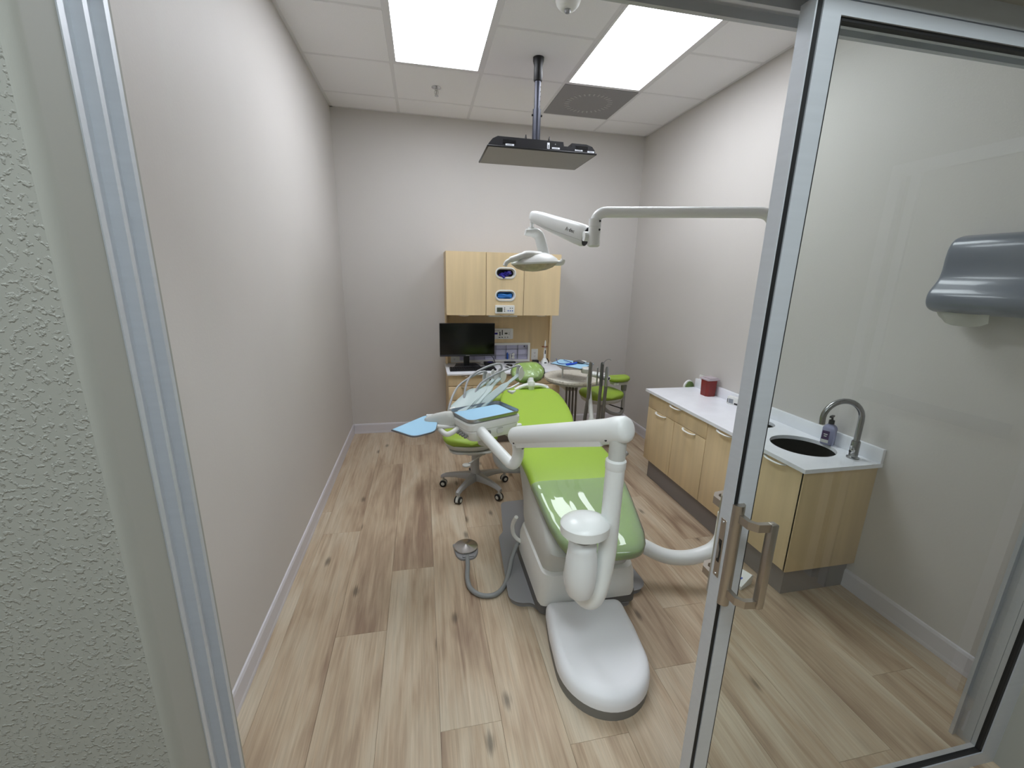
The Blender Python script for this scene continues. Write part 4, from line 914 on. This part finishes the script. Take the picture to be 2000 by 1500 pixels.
# side tray on the left
st_ = thing('side_tray', 'grey tray on a side arm left of the delivery head, over the floor', 'tray', (.67, 2.08, .85))
quad = [(.557, 1.995), (.668, 1.878), (.775, 1.94), (.792, 2.08), (.735, 2.21)]
sp_ = smoothpoly(quad, .035); b = B(); add_prism(b, sp_, .842, .849, ch=.002); obj('pan', b, mat('tray_rim', (110, 112, 116), .4, .5), st_)
b = B(); add_tube(b, [(.735, 2.18, .853), (.775, 2.165, .858)], .008, 10); obj('clip', b, WHITE, st_)
b = B(); add_tube(b, [(.76, 2.05, .838), (.83, 2.06, .826), (.88, 2.08, .82)], .010, 10); obj('arm', b, WHITE2, st_)
cxm, cym = sum(p[0] for p in sp_)/len(sp_), sum(p[1] for p in sp_)/len(sp_)
b = B(); add_prism(b, [(cxm+(x-cxm)*.965, cym+(y-cym)*.965) for x, y in sp_], .849, .850); tag(obj('side_tray_liner', b, BLUEP, smooth=False), 'light blue paper sheet on the left side tray', 'tray liner')

# ---------------------------------------------------------------- floor box, foot pedal
fb = thing('floor_box', 'white rounded utility floor box with grey rim at the foot of the chair', 'floor box', (1.42, 1.28, 0))
def dshape(s, dy=0):   # D: round towards the door, straight at the chair
    out = []
    fa_ = math.radians(-6)
    raw = []
    for k in range(25):
        a = PI+PI*k/24; raw.append((.182*math.cos(a), -.075+.205*math.sin(a)))
    raw += [(.184, .05), (.178, .17)]
    for k in range(5): a = PI/2*k/4; raw.append((.146+.030*math.cos(a), .185+.030*math.sin(a)))
    for k in range(5): a = PI/2+PI/2*k/4; raw.append((-.146+.030*math.cos(a), .185+.030*math.sin(a)))
    raw += [(-.178, .17), (-.184, .05)]
    for x, y in raw:
        x *= s*1.06; y = (y-.0)*s*1.04; out.append((1.427+x*math.cos(fa_)-y*math.sin(fa_), 1.312+x*math.sin(fa_)+y*math.cos(fa_)))
    return out
b = B(); ring_loft(b, [[(x, y, z) for x, y in dshape(s)] for z, s in ((0, .985), (.045, .99), (.05, .97))]); obj('rim', b, mat('rim_grey', (118, 116, 112), .6), fb, ang=35)
b = B(); ring_loft(b, [[(x, y, z) for x, y in dshape(s)] for z, s in ((.046, 1.0), (.066, 1.0), (.084, .985), (.098, .95), (.106, .89), (.107, .80), (.103, .60), (.101, .3), (.100, .02))]); obj('cover', b, mat('cover_white', (228, 229, 232), .42), fb, ang=50)
fp = thing('foot_control', 'round chrome disc foot control with grey hose on the floor left of the chair', 'foot control', (.945, 2.12, 0))
b = B(); add_prism(b, smoothpoly([(.868, 2.20), (.880, 2.09), (.905, 2.05), (.985, 2.05), (1.012, 2.10), (1.02, 2.20), (.945, 2.245)], .04), 0, .014, ch=.006); obj('base', b, mat('control_grey', (140, 140, 142), .4), fp)
b = B(); add_lathe(b, [(.070, .014), (.072, .020), (.070, .025), (.02, .033), (.006, .038), (0, .039)], (.945, 2.155, 0), 36); obj('disc', b, mat('spun_steel', (190, 188, 186), .22, 1.0), fp, ang=30)
b = B(); add_box(b, .915, .985, 2.058, 2.078, .012, .021, bev=.003); obj('toe_lever', b, mat('control_grey', (140, 140, 142)), fp)
b = B(); add_tube(b, spline([(.943, 2.07, .013), (.938, 1.99, .014), (.925, 1.88, .014), (.935, 1.80, .014), (.98, 1.745, .014), (1.05, 1.735, .014), (1.11, 1.785, .018), (1.155, 1.87, .045), (1.185, 1.94, .075), (1.225, 1.985, .13), (1.25, 2.0, .16)], 8), .0125, 14); obj('hose', b, mat('hose_grey', (138, 140, 140), .5), fp)
b = B(); ring_loft(b, [[(2.44, 1.63, 0), (2.53, 1.69, 0), (2.53, 1.69, .085), (2.46, 1.645, .03)], [(2.40, 1.70, 0), (2.49, 1.77, 0), (2.49, 1.77, .085), (2.42, 1.715, .03)]])
wg = thing('floor_switch', 'small white wedge switch with a blue mark on the floor beside the side cabinet', 'switch', (2.40, 1.62, 0)); b.free()
wb = Matrix.Translation((2.395, 1.615, 0)) @ Matrix.Rotation(math.radians(20), 4, 'Z')
b = B(); ring_loft(b, [[(-.055, y, 0), (.045, y, 0), (.052, y, .050), (.040, y, .058), (-.055, y, .020)] for y in (-.05, .05)]); xf(b, b.verts[:], wb); obj('body', b, WHITE2, wg)
b = B(); nrm_ = Vector((-.038, 0, .095)).normalized()
for k in range(16):
    a = 2*PI*k/20; c_, s_ = .022*math.cos(a), .022*math.sin(a)
    add_box(b, c_-.004, c_+.004, s_-.004, s_+.004, 0, .001, M=wb @ basis((-.008, 0, .0393), (.095, 0, .038), (0, 1, 0), nrm_))
obj('blue_mark', b, mat('mark_blue', (60, 90, 190), .5), wg, smooth=False)

# ---------------------------------------------------------------- stools
def stool(name, lab, seat_z, paddle=True, group='wheeled operator stools'):
    """five-star stool in local coordinates; seat faces -y"""
    t = thing(name, lab, 'stool', (0, 0, 0), group)
    b = B(); add_lathe(b, [(0, .075), (.040, .075), (.042, .10), (.036, .15), (.030, .16), (.028, seat_z-.16), (0, seat_z-.16)], (0, 0, 0), 24); add_lathe(b, [(0, seat_z-.2), (.018, seat_z-.2), (.018, seat_z-.07), (0, seat_z-.07)], (0, 0, 0), 16); obj('column', b, CASTG, t, local=True)
    for k in range(5):
        a = math.radians(90+72*k+3); d_ = Vector((math.cos(a), math.sin(a), 0)); l_ = Vector((-d_.y, d_.x, 0)); b = B(); rings = []
        for s, w_, z0_, z1_ in ((.02, .034, .085, .140), (.08, .028, .088, .134), (.16, .022, .092, .124), (.23, .018, .086, .112), (.262, .018, .078, .100), (.272, .012, .070, .092)):
            rings.append([d_*s+l_*(w_*x)+Vector((0, 0, z0_+(z1_-z0_)*y)) for x, y in ((-1, 0), (1, 0), (1, .6), (.6, 1), (-.6, 1), (-1, .6))])
        ring_loft(b, rings); lg = obj('leg', b, CASTG, t, local=True, ang=35)
        c = d_*.255; b = B(); add_lathe(b, [(0, .052), (.010, .052), (.010, .086), (0, .086)], (c.x, c.y, 0), 12)
        ringh = []
        for k2 in range(9): aa = PI*k2/8; ringh.append((math.cos(aa)*.026, .028+math.sin(aa)*.028))
        add_prism(b, [(.026, .018)]+ringh+[(-.026, .018)], -.009, .009, M=basis((c.x, c.y, 0), d_, (0, 0, 1), l_)); obj('caster_hood', b, PALE, t, local=True)
        for s in (-1, 1):
            b = B(); add_lathe(b, [(0, -.006), (.022, -.006), (.0265, -.004), (.0265, .004), (.022, .006), (0, .006)], (0, 0, 0), 20, M=basis(c+l_*(.0165*s)+Vector((0, 0, .0265)), d_, (0, 0, 1), l_)); wh = obj('caster_wheel', b, RUBBER, t, local=True)
            b = B(); add_lathe(b, [(0, .0), (.014, .0), (.013, .0015), (0, .002)], (0, 0, 0), 14, M=basis(c+l_*(.0226*s)+Vector((0, 0, .0265)), d_, (0, 0, 1), l_*s)); o_ = obj('hub_cap', b, PALE, t, local=True); o_.parent = wh
    return t
def seat_pad(t, z, w_, l_, ma, m0=(0, 0)):
    st = []; 
    for k in range(11):
        s = -1+2*k/10; f = (1-abs(s)**2.6)**(1/2.6) if abs(s) < 1 else 0
        st.append(((m0[0], m0[1]+s*l_, z), (1, 0, 0), (0, 0, 1), max(w_*f, .02), max(.048*f**.5, .006)))
    b = B(); ring_loft(b, cushion_rings(st, 2.6, 36, dip=.010)); obj('seat', b, ma, t, local=True, ang=60)
    b = B(); rings = []
    for zz_, s in ((z-.070, .80), (z-.060, .88), (z-.034, .94), (z-.026, .93)): rings.append([(m0[0]+w_*s*math.copysign(abs(math.cos(a))**.77, math.cos(a)), m0[1]+l_*s*math.copysign(abs(math.sin(a))**.77, math.sin(a)), zz_) for a in [2*PI*k/36 for k in range(36)]])
    ring_loft(b, rings); obj('seat_pan', b, PALE, t, local=True)
s1_ = stool('operator_stool', 'lime green operator stool with grey five-star base under the delivery head', .50)
seat_pad(s1_, .455, .205, .20, LIMED, (-.04, -.02))
# lower pan rim, tilt lever and back support pad
b = B(); add_prism(b, rrect(-.20, .15, -.20, .13, .09), .372, .384, ch=.004); obj('tilt_plate', b, PALE, s1_, local=True)
b = B(); add_box(b, -.07, .07, -.10, .10, .315, .372, bev=.012); obj('mechanism_box', b, PALE, s1_, local=True)
b = B(); add_tube(b, [(.05, -.13, .345), (-.04, -.20, .315), (-.06, -.215, .310)], .007, 10); st3 = [((-.075, -.225, .308), 0)]; add_lathe(b, [(0, .0), (.028, .0), (.030, .004), (.028, .010), (0, .012)], (-.080, -.228, .300), 20); obj('height_lever', b, PALE, s1_, local=True)
b = B(); st = [((.165+.10*math.sin(a)*0+x, y, z), (lx, ly, .1), (0, .1, 1), w_, t_) for x, y, z, lx, ly, w_, t_ in ((-.10, .215, .665, 0, 1, .02, .012), (-.07, .22, .665, 0, 1, .05, .030), (0, .235, .665, 0, 1, .062, .038), (.06, .225, .662, 0, 1, .058, .036), (.09, .205, .66, 0, 1, .03, .02)) for a in (0,)]
ring_loft(b, cushion_rings(st, 2.4, 24)); obj('back_pad', b, LIMED, s1_, local=True)
b = B(); add_prism(b, rrect(.075, .260, .165, .285, .05), .590, .640, ch=.008); obj('back_shell', b, PALE, s1_, local=True)
b = B(); add_tube(b, fillet([(.0, .05, .36), (.0, .22, .36), (.15, .25, .44), (.165, .23, .60)], .08), .016, 12); obj('back_tube', b, CASTG, s1_, local=True)
s1_.location = (1.093, 2.905, 0); s1_.rotation_euler = (0, 0, math.radians(-3))
s2_ = stool('assistant_stool', 'lime green assistant stool with padded arm behind the suction hoses', .56)
seat_pad(s2_, .532, .205, .185, LIMED)
st = []
for k in range(9):
    s = -1+2*k/8; f = (1-abs(s)**2.6)**(1/2.6) if abs(s) < 1 else 0
    st.append(((.175+s*.125, -.02+.03*s*s, .672), (0, 1, 0), (0, 0, 1), max(.075*f, .02), max(.030*f**.5, .006)))
b = B(); ring_loft(b, cushion_rings(st, 2.5, 28)); obj('arm_pad', b, LIMED, s2_, local=True)
b = B(); add_prism(b, rrect(.10, .265, -.07, .04, .03), .618, .646, ch=.006); pls = obj('arm_plate', b, PALE, s2_, local=True)
b = B(); add_lathe(b, [(0, .008), (.008, .006), (.009, 0)], (0, 0, 0), 12, M=basis((.13, -.071, .632), (1, 0, 0), (0, 0, 1), (0, -1, 0))); obj('knob', b, WHITE, s2_, local=True)
b = B(); add_tube(b, fillet([(.02, .03, .42), (.08, -.02, .335), (.225, -.05, .30), (.222, -.04, .62)], .10), [.016]*10+[.018]*12+[.024, .03], 14); obj('arm_tube', b, CASTG, s2_, local=True)
b = B(); add_lathe(b, [(0, -.028), (.026, -.028), (.028, .02), (.02, .035), (0, .035)], (.222, -.04, .585), 16); obj('arm_joint', b, mat('joint_grey', (120, 118, 114), .5), s2_, local=True)
b = B(); add_tube(b, [(.06, -.05, .43), (.17, -.10, .395)], .005, 8); add_tube(b, [(.165, -.098, .397), (.185, -.107, .39)], .010, 10); obj('height_lever', b, BLACK, s2_, local=True)
s2_.location = (2.395, 3.60, 0); s2_.rotation_euler = (0, 0, math.radians(8))
# padded disc behind the side cabinet
t = thing('round_stool', 'round olive green pad with pale rim showing behind the side worktop', 'stool', (2.78, 3.18, 0))
Mx = basis((2.893, 2.995, .742), (1, .25, 0), (0, 0, 1), (.25, -1, 0)); b = B(); add_lathe(b, [(0, .0), (.052, .0), (.058, .006), (.056, .018), (.048, .020)], (0, 0, 0), 30, M=Mx); obj('rim', b, WHITE2, t)
b = B(); add_lathe(b, [(.049, .016), (.046, .026), (.03, .032), (0, .034)], (0, 0, 0), 30, M=Mx); obj('pad', b, mat('olive_vinyl', (88, 112, 52), .5), t)
b = B(); add_tube(b, [(2.893, 3.005, .71), (2.88, 3.05, .05)], .014, 12); add_lathe(b, [(0, 0), (.11, 0), (.11, .02), (.03, .05), (0, .05)], (2.82, 3.07, 0), 24); obj('post', b, CASTG, t)

# ---------------------------------------------------------------- assistant arm right of the backrest
aa_ = thing('suction_stand', 'white assistant suction stand with grey hoses between chair and round table', 'suction stand', (2.1, 2.9, .5))
b = B(); add_tube(b, fillet([(2.0, 2.85, .50), (2.02, 3.00, .72), (2.05, 3.10, .855), (2.115, 2.93, .872)], .05), .018, 16)
obj('support', b, PALE, aa_)
b = B(); add_tube(b, [(2.02, 3.02, .868), (2.115, 2.86, .862)], .019, 18); hb = obj('holder_bar', b, WHITE, aa_)
b = B(); add_lathe(b, [(0, .001), (.011, .001), (.011, -.004)], (0, 0, 0), 14, M=basis((2.1155, 2.8585, .862), (1, .6, 0), (0, 0, 1), (.5, -.86, 0))); obj('end_plug', b, DARK, hb)
b = B(); add_lathe(b, [(0, .855), (.042, .855), (.045, .862), (.045, .890), (.038, .897), (0, .897)], (2.03, 3.11, 0), 28); obj('turret', b, PALE, aa_)
for k, (x, y, zt, r_, nm, mm) in enumerate(((1.985, 2.93, .985, .011, 'suction_valve', DTUBE), (2.008, 2.955, .978, .007, 'suction_tip', STEEL), (2.040, 2.91, .945, .006, 'suction_tip', STEEL), (2.062, 2.88, .990, .013, 'suction_valve', mat('valve_grey', (92, 92, 92), .4, .4)), (2.098, 2.865, .958, .013, 'suction_valve', STEEL))):
    b = B(); add_lathe(b, [(0, .80), (r_*1.0, .80), (r_*1.1, .87), (r_, zt-.02), (r_*.7, zt-.004), (0, zt)], (x, y, 0), 14); iv = obj(nm, b, mm, aa_)
    if k != 2:
        b = B(); xx = x+(-.015 if k < 3 else .0); add_tube(b, spline([(x, y, .81), (x-.002, y+.002, .7), (xx, y+.01, .52), (xx-.004, y+.02, .36), (xx-.03, y+.0, .26), (xx-.15, y-.15, .22)], 7), r_*1.0, 12); obj('hose', b, DTUBE, aa_)
b = B(); add_tube(b, spline([(2.070, 2.875, .985), (2.085, 2.868, 1.005), (2.105, 2.86, 1.014), (2.120, 2.855, 1.006)]), .0028, 8); add_lathe(b, [(0, .006), (.0095, .004), (.009, 0)], (0, 0, 0), 12, M=basis((2.062, 2.866, .982), (1, 0, 0), (0, 0, 1), (0, -1, .1))); obj('syringe_nozzle', b, STEEL, aa_)
# blue covered tray over the round table
at = thing('assistant_tray', 'flat tray on a post above the round granite table', 'tray', (1.97, 3.2, .88))
tq = smoothpoly([(1.790, 3.335), (1.975, 3.085), (2.165, 3.275), (1.935, 3.505)], .02)
b = B(); add_prism(b, tq, .886, .892, ch=.001); obj('pan', b, mat('tray_rim', (110, 112, 116)), at)
b = B(); add_tube(b, [(1.900, 3.33, .885), (1.900, 3.33, .762)], .007, 12); add_tube(b, [(1.9, 3.33, .88), (1.985, 3.12, .88)], .007, 10); obj('post', b, WHITE2, at)
mx_, my_ = 1.966, 3.30
b = B(); add_prism(b, [(mx_+(x-mx_)*.985, my_+(y-my_)*.985) for x, y in tq], .892, .8935); tag(obj('assistant_tray_liner', b, BLUEP, smooth=False), 'light blue paper sheet on the tray above the round table', 'tray liner')
hp = thing('blue_handpiece', 'cobalt blue handled dental tool with thin curved neck on the blue tray paper', 'dental tool', (1.95, 3.28, .8935))
b = B(); add_tube(b, [(1.895, 3.225, .902), (1.95, 3.245, .902), (2.005, 3.285, .904)], [.008, .009, .0075], 12, sx=1.4, sy=.8); obj('handle', b, COBALT, hp)
b = B(); add_tube(b, spline([(1.860, 3.40, .918), (1.852, 3.33, .900), (1.862, 3.29, .898), (1.90, 3.265, .900), (1.97, 3.31, .900), (1.93, 3.40, .905)]), .003, 8); obj('neck', b, mat('navy_wire', (30, 60, 140), .4), hp)
gt = thing('impression_gun', 'dark grey mirror and clamp tool lying on the blue tray paper', 'dental tool', (2.03, 3.30, .8935))
b = B(); add_tube(b, [(2.0, 3.33, .905), (2.03, 3.30, .912), (2.065, 3.262, .906)], [.014, .019, .012], 12, sx=1.5, sy=.7); obj('body', b, mat('tool_grey', (88, 88, 92), .5), gt)
b = B(); add_tube(b, spline([(2.06, 3.262, .900), (2.085, 3.25, .900), (2.095, 3.235, .899), (2.075, 3.225, .899)]), .004, 8); obj('clamp', b, STEEL, gt)
b = B(); add_tube(b, [(2.045, 3.35, .903), (2.08, 3.335, .905), (2.105, 3.315, .904)], [.009, .011, .008], 10, sx=1.6, sy=.6); tag(obj('cotton_roll_pack', b, WHITE), 'small white packet at the far side of the blue tray paper', 'packet')

# ---------------------------------------------------------------- side cabinet with sink
SF, SY0, SY1, SZ = 2.515, 1.46, 2.93, .745
sc_ = thing('side_cabinet', 'maple sink cabinet with grey toe kick along the right wall', 'cabinet', (2.735, 2.19, 0))
b = B(); add_box(b, SF+.019, W-.001, SY0+.012, SY1-.012, .16, .47); add_box(b, SF+.019, W-.001, 2.22, SY1-.012, .47, .722); obj('body', b, MAPLED, sc_, smooth=False)
box('end_panel', MAPLED, sc_, SF, W-.001, SY0-.002, SY0+.012, .160, .722, bev=.001); box('end_panel', MAPLED, sc_, SF+.004, W-.001, SY1-.012, SY1, .160, .722, bev=.001)
box('back_panel', MAPLED, sc_, W-.02, W-.001, SY0+.012, 2.22, .47, .722)
box('toe_kick', TOEK, sc_, SF+.035, W-.001, SY0+.03, SY1-.03, 0, .160)
d1 = box('drawer', MAPLE, sc_, SF, SF+.018, 2.192, SY1-.001, .604, .716, bev=.001); pull_arc('pull', d1, (SF, 2.552, .710), (0, 1, 0), (-1, 0, -.15), .140, WHITE2, r=.004, depth=.024)
for ya, yb, zb, hy in ((2.557, SY1-.001, .600, 2.733), (2.192, 2.553, .600, 2.371), (1.828, 2.188, .716, 2.025), (SY0+.002, 1.824, .716, 1.638)):
    d_ = box('door', MAPLE, sc_, SF, SF+.018, ya, yb, .162, zb, bev=.001); pull_arc('pull', d_, (SF, hy, zb-.006), (0, 1, 0), (-1, 0, -.15), .140, WHITE2, r=.004, depth=.024)
wt2 = thing('side_worktop', 'white quartz worktop with backsplash and round sink cut-out along the right wall', 'worktop', (2.72, 2.2, SZ))
def circ(cx, cy, r_, n=40): return [(cx+r_*math.cos(-2*PI*k/n), cy+r_*math.sin(-2*PI*k/n)) for k in range(n)]
b = B(); add_plate(b, [(SF-.022, SY0-.02), (W-.001, SY0-.02), (W-.001, SY1+.03), (SF-.022, SY1+.03)], [circ(2.748, 1.712, .155), circ(2.79, 2.075, .088)], SZ-.021, SZ); obj('slab', b, QUARTZ, wt2, smooth=False)
box('backsplash', QUARTZ, wt2, W-.020, W-.001, SY0-.02, SY1+.03, SZ, SZ+.074, bev=.002)
def bowl(name, lab, cat, cx, cy, r_, dep, ma):
    b = B(); add_lathe(b, [(r_+.012, SZ-.0215), (r_+.012, SZ-.024), (r_+.002, SZ-.024), (r_, SZ-.05), (r_*.97, SZ-.07), (r_*.86, SZ-dep*.8), (r_*.6, SZ-dep), (.02, SZ-dep-.008), (.0, SZ-dep-.008), (.0, SZ-dep-.010), (r_*.62, SZ-dep-.003), (r_*.9, SZ-dep*.8), (r_*1.0, SZ-.07), (r_+.004, SZ-.028), (r_+.014, SZ-.026), (r_+.014, SZ-.0215)], (cx, cy, 0), 44)
    return tag(obj(name, b, ma), lab, cat)
bowl('sink_basin', 'round brushed steel sink basin set into the side worktop', 'sink', 2.748, 1.712, .155, .14, DSTEEL)
bowl('waste_chute', 'small round steel waste opening in the side worktop, beyond the sink', 'waste chute', 2.79, 2.075, .088, .12, DSTEEL)
fc = thing('faucet', 'chrome gooseneck faucet at the near end of the side worktop', 'faucet', (2.868, 1.527, SZ))
fx, fy = 2.868, 1.527
b = B(); add_lathe(b, [(0, 0), (.028, 0), (.028, .006), (.020, .010), (.0195, .085), (.018, .092), (0, .092)], (fx, fy, SZ), 24); obj('base', b, mat('faucet_steel', (150, 150, 150), .25, 1.0), fc)
b = B(); pts = [Vector((fx, fy, SZ+.085)), Vector((fx, fy, SZ+.20))]
for k in range(1, 15):
    a = PI*1.06*k/14; rr_ = .094; pts.append(Vector((fx-(rr_-rr_*math.cos(a))*.965, fy+(rr_-rr_*math.cos(a))*.26, SZ+.205+rr_*math.sin(a))))
pts.append(pts[-1]+(pts[-1]-pts[-2]).normalized()*.012); add_tube(b, pts, .0135, 18); obj('spout', b, mat('faucet_steel', (150, 150, 150)), fc)
b = B(); add_lathe(b, [(0, 0), (.012, 0), (.014, .012), (.011, .026), (0, .028)], (0, 0, 0), 16, M=basis((fx-.018, fy-.008, SZ+.045), (0, 0, 1), (0, 1, 0), (-1, -.35, 0))); add_tube(b, [(fx-.036, fy-.012, SZ+.047), (fx-.048, fy-.018, SZ+.075)], .004, 8); obj('valve_handle', b, CHROME, fc)
sb = thing('soap_bottle', 'clear purple soap pump bottle with black pump behind the sink', 'soap bottle', (2.905, 1.70, SZ))
Ms = Matrix.Translation((2.903, 1.705, SZ)) @ Matrix.Rotation(math.radians(25), 4, 'Z')
b = B(); rings = []
for z, s in ((0, .9), (.006, 1), (.095, 1), (.108, .82), (.118, .42), (.122, .40)): rings.append([Ms @ Vector((x*s, y*s, z)) for x, y in rrect(-.021, .021, -.031, .031, .009, 4)])
ring_loft(b, rings); bo = obj('bottle', b, GEL, sb)
b = B(); add_box(b, -.0218, -.0212, -.008, .026, .030, .080, M=Ms); lb = obj('label', b, mat('label_purple', (74, 50, 92), .5), sb, smooth=False)
b = B(); add_box(b, -.0224, -.0219, .0, .018, .058, .063, M=Ms); add_box(b, -.0224, -.0219, .003, .016, .047, .052, M=Ms); add_box(b, -.0224, -.0212, -.008, .026, .012, .030, M=Ms); obj('label_print', b, WHITE2, lb, smooth=False)
b = B(); add_lathe(b, [(0, .120), (.014, .120), (.014, .140), (.006, .144), (.004, .160), (0, .160)], (2.903, 1.705, SZ), 18); add_box(b, -.030, .012, -.007, .007, .158, .168, bev=.002, M=Ms); obj('pump', b, BLACK, sb)
sh = thing('sharps_container', 'red sharps container with translucent lid at the far end of the side worktop', 'sharps container', (2.882, 2.690, SZ))
Ms = Matrix.Translation((2.882, 2.715, SZ))
b = B(); rings = []
for z, s in ((0, .90), (.004, .92), (.125, 1.0)): rings.append([Ms @ Vector((x*s, y*s, z)) for x, y in ((-.048, -.030), (-.030, -.050), (.030, -.050), (.048, -.030), (.048, .030), (.030, .050), (-.030, .050), (-.048, .030))])
ring_loft(b, rings); obj('bin', b, RED, sh, smooth=False)
b = B(); add_box(b, -.052, .052, -.054, .054, .124, .136, bev=.003, M=Ms); add_box(b, -.030, .045, -.045, .045, .136, .142, bev=.002, M=Ms); obj('lid', b, mat('lid_clear', (214, 200, 208), .3, trans=.3), sh)
dc = thing('thermometer_box', 'small white digital timer box near the backsplash on the side worktop', 'timer', (2.905, 2.475, SZ))
Ms = Matrix.Translation((2.908, 2.455, SZ)) @ Matrix.Rotation(math.radians(18), 4, 'Z')
b = B(); add_box(b, -.018, .018, -.045, .045, 0, .058, bev=.004, M=Ms); bo = obj('case', b, WHITE2, dc)
b = B(); add_box(b, -.0190, -.0178, -.004, .030, .010, .042, M=Ms); obj('display', b, mat('lcd_grey', (140, 145, 152), .3), dc, smooth=False)
b = B(); add_box(b, -.0190, -.0178, .036, .041, .012, .040, M=Ms); add_box(b, -.0190, -.0178, -.041, -.014, .006, .018, M=Ms); obj('print', b, DARK, dc, smooth=False)
outlet((W, 2.895, .80), basis((W-.001, 2.895, .80), (0, -1, 0), (0, 0, 1), (-1, 0, 0)), 'white wall outlet on the right wall behind the red sharps container')
# paper towel dispenser
td = thing('towel_dispenser', 'smoky grey paper towel dispenser on the right wall', 'dispenser', (2.85, 1.18, 1.52))
prof = [(0, .015), (.05, -.02), (.115, -.02), (.150, .0), (.158, .03), (.150, .06), (.118, .105), (.108, .15), (.108, .20), (.102, .245), (.085, .272), (.05, .285), (0, .29)]
TY0, TY1, TZ = 1.005, 1.338, 1.525
b = B(); rings = []
for y, s in ((TY0, .94), (TY0+.006, .98), (TY0+.016, 1), (TY1-.016, 1), (TY1-.006, .98), (TY1, .94)): rings.append([(W-x*s, y, TZ+.13+(z-.13)*s) for x, z in [(p.x, p.y) for p in spline([(a, c, 0) for a, c in prof], 3)]])
ring_loft(b, rings); ho = obj('housing', b, TDISP, td, ang=50)
b = B(); add_tube(b, [(W-.11, TY1-.02, TZ+.02), (W-.13, TY1-.05, TZ-.004)], .012, 8); obj('side_catch', b, mat('catch_grey', (120, 126, 132), .4), ho)
b = B(); 
n_u, n_v = 14, 8; grid = []
for i in range(n_u+1):
    u = i/n_u; row = []
    for j in range(n_v+1):
        v = j/n_v; y = 1.13+.19*u; drop = .045+.042*math.sin(PI*min(1, (1-u)*.75+.12)); z = TZ+.020-drop*v-(.03*(1-u) if v > .9 else 0)*.3
        row.append(b.verts.new((W-.10-.018*math.sin(u*9+v*2)*v-.012*math.sin(v*PI), y, z)))
    grid.append(row)
for i in range(n_u):
    for j in range(n_v): b.faces.new((grid[i][j], grid[i+1][j], grid[i+1][j+1], grid[i][j+1]))
r_ = bmesh.ops.solidify(b, geom=b.faces[:], thickness=.0015)
tag(obj('paper_towel', b, PAPER), 'white crumpled paper towel hanging out of the grey dispenser', 'paper towel')
